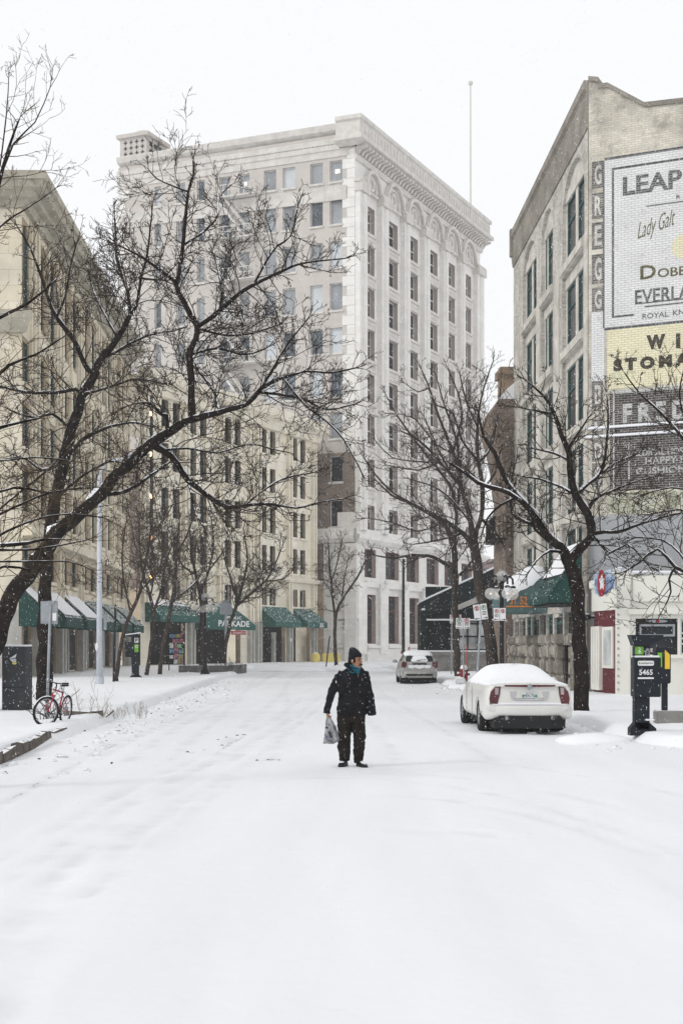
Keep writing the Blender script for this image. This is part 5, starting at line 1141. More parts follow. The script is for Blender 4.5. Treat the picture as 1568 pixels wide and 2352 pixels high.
# ================================================================ BICYCLE
f0=V((-6.11,29.55)); r0=V((-5.93,30.42)); dirb=(f0-r0).normalized(); ang=math.atan2(dirb.y,dirb.x)
root=thing('bicycle','red bicycle with snow on its tyres leaning beside the tree and relay box','bicycle',(r0.x,r0.y,.10),ang)
L=MB; wb_=.98; Rw=.30; Lean=Matrix.Rotation(R(-7),4,'X')
def whl(c,M0,name):
    m=L(M0); m.torus(c,Rw,.024,36,8); w_=m.build('wheel','rubber',root,smooth=True)
    m=L(M0); m.torus(c,Rw-.035,.011,36,6); m.build('rim','rim',w_)
    m=L(M0); m.ball(c,.03,8,M0)
    for k in range(14):
        a=k*2*math.pi/14; m.tube([c,(c[0]+(Rw-.03)*math.cos(a),c[1],c[2]+(Rw-.03)*math.sin(a))],.0022,3)
    m.build('spokes','galv',w_)
    m=L(M0); n=20; pts=[(c[0]+(Rw+.022)*math.cos(math.pi*(.12+.76*k/n)),c[1],c[2]+(Rw+.022)*math.sin(math.pi*(.12+.76*k/n))) for k in range(n+1)]; m.tube(pts,.012,5); m.build('tyre_snow','snow_cap',w_)
whl((0,0,Rw+.02),Lean,'rear')
Hd=V((.80,0,.80)); St=Lean@TR(wb_-.06,0,0)@Matrix.Rotation(R(-32),4,'Z')@TR(-wb_+.06,0,0)
whl((wb_,0,Rw+.02),St,'front')
m=L(Lean); bb=(.40,0,.28); stp=(.26,0,.70); h1=(.80,0,.78); h2=(.83,0,.66)
for a,b,r_ in ((bb,stp,.018),(stp,h1,.018),(bb,h2,.021),(h1,h2,.022),((0,.05,Rw+.02),(.38,.03,.28),.010),((0,-.05,Rw+.02),(.38,-.03,.28),.010),((0,.05,Rw+.02),(.26,.02,.62),.009),((0,-.05,Rw+.02),(.26,-.02,.62),.009)): m.tube([a,b],r_,8)
m.build('frame','bike_red',root,smooth=True)
m=L(St)
for s_ in (-1,1): m.tube([(wb_,s_*.055,Rw+.02),(wb_-.09,s_*.055,.60),(.845,s_*.03,.66)],.015,8)
m.tube([(.845,-.05,.66),(.845,.05,.66)],.02,8); m.build('fork','bike_red',root,smooth=True)
m=L(St); m.tube([h1,(.79,0,.90)],.014,8); m.tube([(.84,0,.93),(.79,0,.90)],.014,6); m.tube([(.84-.10,-.30,.95),(.83,-.12,.93),(.84,0,.93),(.83,.12,.93),(.84-.10,.30,.95)],.013,8)
for s_ in (-1,1): m.tube([(.84-.05,s_*.2,.945),(.84-.11,s_*.32,.955)],.019,8); m.tube([(.80,s_*.18,.93),(.85,s_*.26,.90)],.007,5)
m.build('handlebar','black_metal',root,smooth=True)
m=L(St); m.lathe([(.03,0),(.03,.015)],12,St@TR(.86,0,.75)@Matrix.Rotation(math.pi/2,4,'Y')); m.build('reflector','fleece',root)
m=L(Lean); m.tube([stp,(.235,0,.83)],.012,8); m.build('seat_post','galv',root)
m=L(Lean); m.loft([[(x,y*wd,z) for y,z in ((-1,.845),(-.6,.875),(.6,.875),(1,.845),(.5,.83),(-.5,.83))] for x,wd in ((.10,.05),(.14,.075),(.2,.07),(.27,.035),(.35,.018),(.38,.01))]); sd_=m.build('saddle','black_metal',root,smooth=True)
m=L(Lean); m.torus(( .40,-.05,.28),.085,.006,20,5); m.tube([(.40,-.06,.28),(.52,-.08,.17)],.01,6); m.tube([(.40,.06,.28),(.28,.08,.39)],.01,6)
m.bev((.48,-.16,.155),(.57,-.07,.18),.005); m.bev((.23,.07,.38),(.32,.16,.405),.005); m.build('crank_and_pedals','galv',root)
m=L(Lean); m.bev((.255,-.02,.67),(.30,.02,.72),.01); m.build('rear_reflector','black_metal',root)
# ================================================================ PERSON
mx0=(808.5-CU)/K*21.0; man=thing('person','man in black parka, beanie and blue scarf walking with a grey plastic bag','person',(mx0,21.0,.01))
def Z(y): return (2003-y)/972
def X(x): return (x-745)/972
def ell(cx,cy,z,a,b,n=20,tw=0): return [(cx+a*math.cos(2*math.pi*k/n+tw),cy+b*math.sin(2*math.pi*k/n+tw),z) for k in range(n)]
HM=TR(X(783),-.03,1.555,0,R(3),R(62))
b=MB()
b.ball((0,0,.02),(.074,.094,.10),20,HM,12); b.ball((0,-.035,-.05),(.055,.062,.065),16,HM,10); b.ball((0,-.055,-.085),(.033,.035,.028),12,HM,8)
b.tube([(0,-.088,.03),(0,-.110,-.01),(0,-.118,-.026)],[.011,.015,.016],8,True,HM); b.ball((0,-.088,.035),(.055,.018,.012),12,HM); 
for s_ in (-1,1): b.ball((s_*.076,.0,-.005),(.012,.022,.033),10,HM); b.ball((s_*.034,-.072,-.025),(.022,.022,.02),8,HM); b.ball((s_*.014,-.104,-.024),(.011,.012,.010),8,HM)
b.ball((0,-.088,-.062),(.022,.014,.011),8,HM)
b.tube([(X(775),0,1.49),(X(760),.01,1.42),(X(752),.02,1.36)],[.055,.06,.075],14)
b.loft([ell(0,.0,.80,.15,.10),ell(0,0,.95,.145,.10),ell(0,0,1.15,.155,.10),ell(0,.01,1.33,.17,.09),ell(0,.01,1.40,.09,.06)])
armR=[(X(590),.01,Z(690)),(X(470),-.02,Z(930)),(X(402),-.06,Z(1150)),(X(393),-.07,Z(1215))]
armL=[(X(945),.01,Z(690)),(X(985),-.01,Z(930)),(X(1018),-.05,Z(1130)),(X(1030),-.06,Z(1200))]
b.tube(armR,[.052,.04,.028,.026],12); b.tube(armL,[.052,.04,.028,.026],12)
b.tube([(X(640),0,.86),(X(634),-.02,.46),(X(632),.02,.09)],[.09,.058,.04],12); b.tube([(X(838),0,.86),(X(842),-.04,.46),(X(830),-.03,.06)],[.09,.058,.04],12)
def hand(wp,curl,sd):
    M=TR(*wp); b.ball((0,0,-.035),(.022,.036,.042),12,M,8)
    for k in range(4):
        y=-.028+k*.018; Ln=(.030,.034,.032,.026)[k]
        p=V((0,y,-.065)); pts=[p+V((0,0,.02)),p]; a=0
        for q in range(3):
            a+=curl*(.9 if q else .6); p=p+V((-sd*math.sin(a),0,-math.cos(a)))*Ln*(1-.15*q); pts.append(p)
        b.tube(pts,[.0095,.009,.0085,.008,.007],8,True,M)
    b.tube([(0,-.03,-.02),(-sd*.012,-.05,-.045),(-sd*.028,-.045,-.065),(-sd*.036,-.034,-.075)],[.012,.011,.0095,.008],8,True,M)
hand((X(392),-.07,Z(1215)),1.25,-1); hand((X(1014),-.045,Z(1085)),.3,1)
put(modmesh(b,[('REMESH',dict(mode='VOXEL',voxel_size=.0055)),('SMOOTH',dict(factor=.5,iterations=3))]),'body','skin',man)
# eyes, brows, moustache, lips, hair
m=MB()
for s_ in (-1,1): m.ball((s_*.032,-.087,.012),(.013,.008,.006),10,HM)
m.build('eye','eye_dark',man,smooth=True)
m=MB()
for s_ in (-1,1): m.tube([(s_*.014,-.104,.030),(s_*.035,-.099,.036),(s_*.056,-.082,.028)],[.0045,.006,.003],6,True,HM)
m.tube([(.038,-.094,-.068),(.022,-.108,-.05),(0,-.114,-.046),(-.022,-.108,-.05),(-.038,-.094,-.068)],[.006,.011,.010,.011,.006],8,True,HM)
m.build('moustache_and_brows','hair',man,smooth=True)
m=MB(); m.ball((0,-.099,-.072),(.02,.008,.007),10,HM); m.build('lips','lips',man,smooth=True)
m=MB(); m.ball((0,.03,.0),(.080,.075,.075),16,HM)
for s_ in (-1,1): m.ball((s_*.072,-.02,.01),(.012,.028,.045),10,HM)
for k in range(14): a=k/13*3.0+.1; m.tube([(.07*math.cos(a),.045+.055*math.sin(a),-.02),(.078*math.cos(a),.055+.062*math.sin(a),-.075-.01*(k%3))],[.014,.005],5,True,HM)
m.build('hair','hair',man,smooth=True)
# beanie: folded brim, pointed soft crown leaning back
m=MB(); m.loft([[(p[0],p[1],p[2]+.16*(-p[1])*.0+(.028 if p[1]<0 else -.02*1)) for p in ell(0,.0,z,a,bb_)] for z,a,bb_ in ((.028,.082,.101),(.05,.088,.107),(.075,.087,.105),(.09,.081,.098))],HM)
m.loft([[(p[0],p[1],p[2]) for p in ell(cx,cy,z,a,bb_)] for cx,cy,z,a,bb_ in ((0,0,.065,.080,.098),(0,.004,.10,.082,.098),(0,.014,.14,.074,.086),(0,.03,.175,.055,.062),(0,.042,.197,.032,.036),(0,.046,.205,.012,.014))],HM)
put(modmesh(m,[('REMESH',dict(mode='VOXEL',voxel_size=.007)),('SMOOTH',dict(factor=.6,iterations=3))]),'beanie','hat_black',man)
# scarf
m=MB(); cx=X(775)
for k,(z,a,bb_,dx) in enumerate(((1.455,.082,.078,.0),(1.425,.09,.085,.0),(1.395,.085,.085,.01))):
    pts=[(cx+dx+a*math.cos(q*2*math.pi/18)-.01*k,-.01+bb_*math.sin(q*2*math.pi/18),z+.02*math.sin(q*4*math.pi/18+k)-.012*math.sin(q*2*math.pi/18)) for q in range(19)]; m.tube(pts,.022,8)
m.tube([(X(820),-.10,1.43),(X(826),-.115,1.39),(X(830),-.115,1.355)],[.035,.03,.01],8,True,None,.5); m.build('scarf','scarf',man,smooth=True)
# parka
j=MB()
j.loft([ell(X(737),0,Z(1262),.224,.155,24),ell(X(740),0,Z(1180),.222,.16,24),ell(X(745),0,Z(1050),.208,.155,24),ell(X(746),0,Z(900),.205,.15,24),ell(X(756),0,Z(780),.215,.145,24),ell(X(762),.005,Z(690),.212,.13,24),ell(X(764),.01,Z(645),.18,.115,24),ell(X(768),.01,Z(610),.125,.095,24),ell(X(772),.01,Z(575),.095,.085,24)])
j.tube([(X(610),.01,Z(665)),(X(570),.0,Z(720)),(X(505),-.015,Z(830)),(X(460),-.02,Z(930)),(X(425),-.04,Z(1040)),(X(402),-.06,Z(1140))],[.07,.075,.070,.064,.057,.050],16)
j.tube([(X(402),-.06,Z(1140)),(X(388),-.065,Z(1190)),(X(380),-.07,Z(1242))],[.050,.054,.060],16)
j.tube([(X(915),.01,Z(655)),(X(935),.0,Z(720)),(X(960),-.01,Z(830)),(X(982),-.01,Z(930)),(X(1005),-.03,Z(1040)),(X(1022),-.05,Z(1140)),(X(1030),-.06,Z(1272))],[.065,.068,.064,.062,.062,.060,.064],16)
jm=modmesh(j,[('REMESH',dict(mode='VOXEL',voxel_size=.011)),('SMOOTH',dict(factor=.5,iterations=4))])
for v in jm.vertices:
    c=v.co; f=noise.noise(V((c.x*7,c.y*7,c.z*11)))*.014+noise.noise(V((c.x*16,c.y*16,c.z*24)))*.008
    q=1-min(1,abs(c.z-1.03)/.5)
    f+=.006*math.sin(c.z*70+c.x*18)*noise.noise(V((c.x*4,c.y*4,c.z*4+7)))
    v.co=c+v.normal*f
put(jm,'parka','cloth_black',man)
m=MB(); 
m.tube([(X(670),-.055,1.505),(X(655),.0,1.50),(X(680),.07,1.49),(X(760),.10,1.485),(X(850),.07,1.45),(X(893),.0,1.41),(X(880),-.06,1.385)],[.022,.032,.042,.045,.038,.03,.02],10)
m.tube([(X(670),-.06,1.505),(X(705),-.10,1.455),(X(760),-.125,1.395)],[.025,.022,.01],8); m.build('hood','cloth_black',man,smooth=True)
m=MB(); m.tube([(X(690),-.055,1.495),(X(712),-.085,1.45),(X(742),-.105,1.41)],[.018,.017,.008],8); m.tube([(X(690),-.055,1.495),(X(690),.0,1.50),(X(720),.05,1.50)],[.018,.02,.015],8); m.build('fleece_collar','fleece',man,smooth=True)
m=MB(); m.box((X(752),-.162,Z(1240)),(X(760),-.150,Z(720))); m.build('zip_flap','cloth_black',man)
# trousers
t=MB()
t.loft([ell(X(738),0,.86,.20,.13,20),ell(X(735),0,.74,.205,.135,20),ell(X(735),0,.665,.195,.125,20)])
t.tube([(X(632),0,.76),(X(632),-.005,.62),(X(632),-.02,.46),(X(628),-.01,.30),(X(635),.02,.14),(X(636),.03,.085)],[.108,.108,.100,.094,.082,.070],18)
t.tube([(X(836),0,.76),(X(838),-.02,.62),(X(846),-.045,.46),(X(846),-.035,.34),(X(838),-.03,.18),(X(830),-.03,.045)],[.106,.102,.094,.090,.080,.068],18)
tm=modmesh(t,[('REMESH',dict(mode='VOXEL',voxel_size=.011)),('SMOOTH',dict(factor=.5,iterations=4))])
for v in tm.vertices:
    c=v.co; v.co=c+v.normal*(noise.noise(V((c.x*8,c.y*8,c.z*9)))*.014+noise.noise(V((c.x*15,c.y*15,c.z*26)))*.009*(1+(c.z<.3)))
put(tm,'trousers','cloth_trouser',man)
for (x,y,z,rz,nm) in ((X(628),.03,.0,.35,'s'),(X(868),-.06,-.005,-.45,'s')):
    m=MB(); M=TR(x,y,z,0,0,-rz)
    m.loft([[(a*w_,yy,zz*h_) for a,zz in ((-1,.0),(-1,.35),(-.75,.85),(0,1),(.75,.85),(1,.35),(1,0))] for yy,w_,h_ in ((.10,.030,.06),(.07,.040,.085),(.0,.042,.095),(-.08,.048,.07),(-.14,.045,.055),(-.175,.03,.035),(-.185,.012,.02))],M)
    s=m.build('shoe','black_metal',man,smooth=True)
    m=MB(); m.ball((0,-.10,.066),(.035,.06,.014),12,M); m.build('snow_cover','snow_cap',s,smooth=True)
# --- carrier bag held in his hand
bx=V((mx0+X(400),20.93,.01)); bag=thing('plastic_bag','wrinkled grey plastic carrier bag with dark print hanging from the man\'s hand','bag',(mx0,20.93,.01))
g=MB(); rg2=[]
for y,xl,xr,dp in ((1225,392,404,.008),(1262,386,420,.014),(1310,376,446,.026),(1400,358,500,.05),(1500,350,535,.068),(1580,343,562,.072),(1625,340,580,.06),(1655,337,530,.035),(1676,334,470,.012)):
    n=36; cx=(X(xl)+X(xr))/2; a=(X(xr)-X(xl))/2; rg2.append([(cx+a*math.copysign(abs(math.cos(q*2*math.pi/n))**.6,math.cos(q*2*math.pi/n)),dp*math.sin(q*2*math.pi/n),Z(y)+.0) for q in range(n)])
g.loft(rg2); gm=modmesh(g,[('SUBSURF',dict(levels=2,render_levels=2))])
for v in gm.vertices:
    c=v.co; k=min(1,(Z(1240)-c.z)*5+.1); f=(1-abs(noise.noise(V((c.x*14,c.y*9,c.z*5))))*2)*.010+noise.noise(V((c.x*30,c.y*30,c.z*14)))*.006
    v.co=c+v.normal*f*k
body_=put(gm,'bag_body','bag_grey',bag)
m=MB(); m.tube([(X(392),-.01,Z(1250)),(X(385),0,Z(1215)),(X(392),.01,Z(1195)),(X(402),.0,Z(1215)),(X(404),.0,Z(1250))],.007,6); m.build('handle','bag_grey',bag)
for (xa,ya,wd,h,an) in ((382,1440,.035,.03,.5),(425,1520,.06,.035,1.1),(440,1565,.05,.03,.8),(418,1400,.04,.012,.9),(425,1625,.09,.008,.15),(440,1640,.07,.006,.15)):
    m=MB(TR(X(xa),-.078,Z(ya),0,an,0)); m.bev((-wd/2,-.006,-h/2),(wd/2,.012,h/2),.003); m.build('print','bag_print',body_)
m=MB(TR(X(378),-.074,Z(1580),0,.1,0)); m.bev((-.018,-.006,-.022),(.018,.012,.022),.003); m.build('print','bag_blue',body_)
# ================================================================ TREES
def smooth_path(pts,step):
    out=[];n=len(pts)
    for i in range(n-1):
        p0=pts[max(i-1,0)];p1=pts[i];p2=pts[i+1];p3=pts[min(i+2,n-1)]; k=max(2,int((p2[0]-p1[0]).length/step))
        for j in range(k):
            t=j/k; f=lambda a,b,c,d:.5*((2*b)+(c-a)*t+(2*a-5*b+4*c-d)*t*t+(3*b-a-3*c+d)*t**3)
            out.append((f(p0[0],p1[0],p2[0],p3[0]),p1[1]+(p2[1]-p1[1])*t))
    out.append(pts[-1]); return out
class Tree:
    def __init__(s,name,label,Y,limbs,seed,barkm='bark',twigm='twig',dens=1.,tl=1.8,rmin=.006,up=.10,lv=3,group=None,cat='tree',spread=1.,zb=.1,ymul=1.):
        s.r=random.Random(seed); s.tw=MB(); s.rmin=rmin; s.up=up; s.lv=lv; s.dens=dens; s.sp=spread
        tr=MB(); sn=MB()
        base=None; ymap=[]
        for li,l in enumerate(limbs):
            dy=l[0]; pts=[]; m=len(l)-1
            for i,(u,v,w) in enumerate(l[1:]):
                yy=Y+dy*(i/max(1,m-1)) 
                if li and i==0:      # begin on the nearest earlier limb
                    q=min(ymap,key=lambda a:(a[0]-u)**2+(a[1]-v)**2); 
                    if (q[0]-u)**2+(q[1]-v)**2<900: s_y=q[2]; 
                    else: s_y=Y
                    y00=s_y
                if li: yy=y00+dy*(i/max(1,m-1))
                p=P(u,v,yy); ymap.append((u,v,yy)); pts.append((p,max(w*((.92 if li==0 and Y==36. else 1.05) if Y in(36.,34.8,42.) else 1)/2/K*yy,rmin*1.2)))
            sp=smooth_path(pts,.22 if Y<50 else .45)
            for i in range(1,len(sp)-1):
                j=min(.05,sp[i][1]*.35); sp[i]=(sp[i][0]+V([noise.noise(sp[i][0]*2.3+V((k*7,0,seed)))*j*1.6 for k in range(3)]),sp[i][1]*(1+.16*noise.noise(sp[i][0]*3)))
            if base is None: base=sp[0][0].copy()
            for i in range(1,len(sp)-1):
                (p,r_)=sp[i]
                if i%3==0 and r_>.06 : tr.ball(p+V((s.r.uniform(-1,1),s.r.uniform(-1,.2),s.r.uniform(-1,1)))*r_*.45,r_*s.r.uniform(.6,.8),6,None,4)
            tr.tube([a for a,_ in sp],[b for _,b in sp],8 if Y<50 else 6)
            run=[]
            for i,(p,r_) in enumerate(sp):      # snow lying along the upper side of sloping limbs
                d=(sp[min(i+1,len(sp)-1)][0]-sp[max(i-1,0)][0]).normalized(); hor=math.hypot(d.x,d.y)
                ok=r_>(.016 if Y<50 else .04) and hor>.40 and noise.noise(p*1.9+V((seed,0,0)))>-.14 and i<len(sp)-1
                if ok: run.append((p+V((-d.x*d.z,-d.y*d.z,hor*hor)).normalized()*r_*.66,r_*.74*(.8+.6*noise.noise(p*6))))
                if (not ok) and len(run)>1:
                    run[0]=(run[0][0],run[0][1]*.4); run[-1]=(run[-1][0],run[-1][1]*.4); sn.cut(); sn.tube([a for a,_ in run],[b for _,b in run],7)
                if not ok: run=[]
            # twigs along the limb
            tot=0; L_=sum((sp[i+1][0]-sp[i][0]).length for i in range(len(sp)-1)); skip=L_*(.42 if (li==0 and len(l)>5) else .08)
            nxt=skip; acc=0; R0=sp[0][1]
            for i in range(len(sp)-1):
                seg=sp[i+1][0]-sp[i][0]; sl_=seg.length
                if sl_<1e-6: continue
                while nxt<acc+sl_:
                    t=nxt/L_; p=sp[i][0]+seg*((nxt-acc)/sl_); r_=sp[i][1]
                    k=max(.38,1.15-.75*t)
                    s.branch(p,s.side(seg.normalized(),s.r.uniform(.6,1.25)),tl*k*s.r.uniform(.45,1.15),min(r_*.5,rmin*3.2),0)
                    nxt+=s.r.uniform(.6,1.4)*.30/dens*(1 if Y<50 else 1.7)
                acc+=sl_
            e=(sp[-1][0]-sp[-2][0]).normalized()
            for q in range(3): s.branch(sp[-1][0],(e+V([s.r.uniform(-.4,.4) for _ in range(3)])).normalized(),tl*.42*s.r.uniform(.6,1),min(sp[-1][1],rmin*2.5),0)
        s.sn=sn
        root=thing(name,label,cat,(base.x,base.y,zb),world=True,group=group)
        root.location=base; ORG[root.name]=base
        bk=tr.build('trunk',barkm,root,smooth=True,fix=False); s.tw.build('crown',twigm,root,fix=False)
        if sn.v: sn.build_each('snow_cover','snow_cap',root,smooth=True)
        s.root=root
    def side(s,d,ang):
        a=d.orthogonal().normalized(); a.rotate(Matrix.Rotation(s.r.uniform(0,6.283),3,d)); 
        return (d*math.cos(ang)+a*math.sin(ang)*s.sp+V((0,0,s.up))).normalized()
    def branch(s,p,d,L_,r_,lv):
        n=max(3,int(L_/.16) if lv<2 else 3); n=min(n,9); pts=[p]; st=L_/n; cv=V([s.r.uniform(-.12,.12) for _ in range(3)])
        ds=[d]
        for i in range(n):
            d=(d+cv+V((s.r.uniform(-.22,.22),s.r.uniform(-.22,.22),s.r.uniform(-.2,.2)+s.up*.35))).normalized(); p=p+d*st; pts.append(p); ds.append(d)
        r1=max(s.rmin*.8,r_*.35); s.tw.tube(pts,[r_+(r1-r_)*i/n for i in range(n+1)],3,False)
        if lv<s.lv:
            c=max(2,int(L_*(3.6,5.0,7.)[min(lv,2)]*s.dens**.5)); c=min(c,9)
            for k in range(c):
                t=s.r.uniform(.22,1); i=min(n-1,int(t*n)); q=pts[i]+(pts[i+1]-pts[i])*(t*n-i)
                s.branch(q,s.side(ds[i],s.r.uniform(.5,1.1)),L_*s.r.uniform(.3,.6),max(s.rmin,r_*.6),lv+1)
Tree('street_tree','big leaning tree with snow lined limbs arching over the street from the left edge',36.,[
 (-2.5,(-75,1640,60),(-50,1540,54),(-5,1468,50),(21,1380,44),(60,1325,42),(100,1270,42),(130,1225,38),(162,1197,36),(200,1165,30),(230,1135,30),(290,1075,26),(346,1020,25),(400,985,22),(432,966,20),(504,946,15),(564,928,13),(598,893,11),(650,868,8),(700,853,6),(765,855,5),(815,845,4)),
 (1.5,(438,966,15),(443,948,16),(440,880,15),(436,815,15),(448,780,14),(454,753,13),(445,735,12),(439,724,12),(420,690,10),(403,652,10),(410,630,9),(423,530,8),(432,440,6),(445,400,5),(443,366,3)),
 (-2.,(453,751,10),(503,715,10),(539,683,9),(582,654,8),(625,633,7),(672,611,6),(719,600,4),(791,593,3)),
 (1.,(582,654,6),(611,600,5),(636,564,5),(669,539,4),(683,474,3)),
 (1.,(503,715,6),(510,676,6),(499,611,5),(489,575,4)),
 (2.,(423,561,5),(467,532,5),(499,496,4),(503,453,3),(539,417,2)),
 (-1.,(432,440,4),(400,428,3),(360,410,3),(341,388,2)),
 (-2.,(406,651,8),(366,618,7),(330,593,6),(298,575,4),(265,560,3)),
 (1.,(346,1020,16),(375,1036,15),(407,1067,14),(432,1103,13),(479,1139,12),(522,1164,9),(564,1161,7),(620,1158,6),(680,1167,5),(740,1152,3),(790,1145,3)),
 (2.,(230,1135,10),(288,1128,9),(331,1103,8),(360,1081,6),(390,1060,4)),
 (-1.,(384,985,9),(382,955,8),(371,952,7),(338,923,5),(300,930,3)),
 (2.,(504,946,8),(490,898,7),(457,851,6),(443,822,5)),
 (1.5,(590,900,7),(640,905,6),(700,918,5),(750,940,4),(815,928,3)),
 (-1.,(650,868,5),(700,930,5),(740,960,4),(790,1010,4),(830,1085,3)),
 (-1.5,(432,1103,7),(440,1140,5),(450,1180,4),(470,1215,3)),(1.,(479,1139,6),(500,1170,4),(520,1205,3)),
 (-1.,(600,893,6),(630,840,5),(660,790,4),(700,740,3)),(1.,(454,753,6),(520,770,5),(580,765,4),(640,745,3)),
 (1.5,(564,1161,5),(600,1130,4),(650,1100,4),(720,1085,3)),(1.,(436,815,6),(500,800,5),(560,815,4),(610,800,3)),
 (-1.,(375,1036,7),(430,1030,5),(500,1040,4),(570,1020,3),(640,1035,3))
 ],1,dens=1.75,tl=1.38,rmin=.0058,lv=3)
Tree('street_tree','upright tree with dense crown growing behind the bicycle and relay box',42.,[
 (1.,(101,1607,35),(102,1500,31),(103,1400,30),(107,1320,28),(113,1240,27),(125,1150,27),(145,1060,25),(165,990,23),(190,905,20),(216,861,18),(230,825,16),(270,778,13),(299,720,11)),
 (1.5,(299,720,8),(290,656,8),(270,600,6),(266,558,5),(263,494,3)),
 (-1.,(299,720,8),(313,702,7),(324,638,6),(338,584,5),(349,486,3)),
 (-2.,(216,861,12),(202,846,11),(169,782,10),(130,728,9),(104,666,7),(90,620,6),(68,566,4),(40,520,3)),
 (1.5,(190,905,9),(173,894,9),(133,901,8),(65,901,6),(0,887,5)),
 (-2.,(145,1060,10),(190,1010,9),(240,985,7),(300,970,5),(350,980,3)),
 (2.,(230,825,8),(280,800,7),(340,770,5),(400,760,3)),
 (-1.,(165,990,8),(120,950,7),(80,960,5),(20,940,4)),
 (-1.5,(130,728,6),(150,680,5),(160,620,4),(175,560,3)),(1.,(324,638,5),(370,640,4),(400,610,3)),
 (1.,(270,778,6),(240,720,5),(215,670,4),(200,610,3)),(1.5,(145,1060,7),(100,1080,6),(50,1050,5),(0,1060,4)),
 (-1.5,(190,905,7),(250,890,5),(310,870,5),(370,880,3)),(1.,(125,1150,7),(180,1100,6),(250,1060,4),(300,1070,3))
 ],2,dens=1.75,tl=1.45,rmin=.0064,lv=3)
Tree('street_tree','brownish bare tree leaning in from beyond the left edge with fine drooping twigs',17.5,[
 (.5,(-150,1800,60),(-140,1500,50),(-120,1100,40),(-90,800,25),(-50,600,16),(-5,430,10),(20,340,7),(45,270,4)),
 (.6,(-90,800,12),(-20,740,9),(60,700,6),(130,640,4)),(.6,(-120,1100,14),(-60,1010,11),(0,980,8),(90,960,5)),
 (-.5,(-130,1300,16),(-60,1262,12),(0,1255,10),(60,1248,8),(105,1238,5),(150,1240,3)),(.5,(-110,1000,12),(-40,900,9),(20,840,7),(80,815,5),(150,770,3)),
 (.5,(-125,1200,12),(-50,1150,9),(30,1120,6),(100,1130,4)),(-.5,(-5,430,6),(30,330,4),(80,280,3),(115,200,2)),(.4,(-50,600,8),(0,520,5),(60,480,3),(130,430,2)),(.5,(0,380,4),(15,260,3),(20,180,2)),
 (.5,(-130,1400,14),(-60,1330,10),(10,1300,7),(70,1310,4)),(.4,(-60,1262,7),(60,1200,5),(160,1180,4),(240,1190,2)),(.3,(-60,1262,7),(80,1262,5),(200,1240,3)),(.5,(-120,1250,9),(0,1180,6),(120,1130,4),(220,1120,2)),(.4,(-90,1250,7),(20,1150,5),(110,1080,4),(170,1010,2)),(-.4,(-60,1290,6),(60,1290,4),(160,1290,3),(210,1310,2)),(.3,(-110,1050,7),(-20,1060,5),(80,1050,4),(170,1060,2))
 ],3,barkm='bark',twigm='twig_brown',dens=1.5,tl=1.0,rmin=.0024,lv=3)
Tree('street_tree','rough trunked tree on the right pavement forking before the warehouse',34.8,[
 (.5,(1335,1634,36),(1334,1590,33),(1332,1500,33),(1330,1400,32),(1322,1340,31),(1310,1300,30),(1295,1270,24),(1271,1242,21),(1232,1210,18),(1220,1178,12),(1184,1143,10),(1146,1124,10),(1098,1108,9),(1066,1085,7),(1030,1062,4)),
 (1.,(1271,1242,16),(1240,1200,16),(1210,1162,14),(1165,1111,12),(1136,1040,9),(1111,1002,7),(1098,945,4)),
 (-1.,(1308,1300,22),(1330,1262,20),(1352,1240,19),(1360,1226,19),(1348,1181,18),(1322,1137,16),(1310,1090,14),(1306,1057,13),(1303,1031,12),(1287,996,10),(1271,948,8),(1245,906,5),(1204,871,3)),
 (-1.5,(1360,1226,9),(1390,1222,8),(1418,1223,7),(1482,1200,5),(1568,1178,4),(1640,1180,3)),
 (.8,(1322,1137,9),(1350,1110,8),(1373,1092,8),(1389,1050,6),(1396,957,4),(1392,900,2)),
 (1.,(1352,1165,9),(1375,1140,7),(1402,1130,6),(1450,1108,4),(1500,1095,3)),
 (1.,(1232,1210,9),(1190,1190,8),(1175,1175,6),(1172,1140,4)),
 (-1.,(1303,1031,6),(1325,1000,5),(1350,960,3)),(-.8,(1271,948,5),(1240,945,4),(1190,935,3)),
 (1.,(1322,1137,7),(1290,1120,6),(1240,1100,5),(1200,1095,3)),(-1.,(1295,1270,8),(1262,1265,6),(1230,1290,4),(1210,1320,3)),
 (1.,(1184,1143,6),(1150,1160,5),(1120,1190,4),(1105,1230,3)),(.8,(1306,1057,6),(1270,1040,5),(1225,1030,3)),(-1.,(1360,1226,7),(1400,1270,5),(1440,1250,4),(1490,1300,3)),
 (1.,(1373,1092,5),(1420,1060,4),(1470,1040,3))
 ],4,dens=1.45,tl=1.2,rmin=.0058,lv=3)
Tree('street_tree','tree beyond the right edge whose thin branches hang over the diner',30.,[
 (.5,(1720,1750,40),(1710,1600,38),(1700,1420,34),(1680,1340,24),(1640,1330,14),(1590,1318,10),(1550,1302,8),(1510,1262,6),(1470,1290,5),(1440,1310,3)),
 (.5,(1550,1302,6),(1536,1330,5),(1540,1360,4),(1528,1390,3)),(.5,(1590,1318,6),(1560,1270,5),(1520,1240,4),(1460,1235,3)),
 (.5,(1680,1340,20),(1660,1150,14),(1620,1060,10),(1570,1010,8),(1520,950,6),(1470,905,4),(1430,850,3)),(.5,(1600,1040,7),(1570,960,5),(1560,900,4),(1575,830,3)),(.4,(1660,1150,9),(1600,1130,6),(1540,1120,4),(1480,1135,3)),
 (.4,(1660,1200,9),(1610,1190,6),(1560,1170,5),(1500,1180,3))
 ],5,dens=1.5,tl=1.25,rmin=.0058,lv=3)
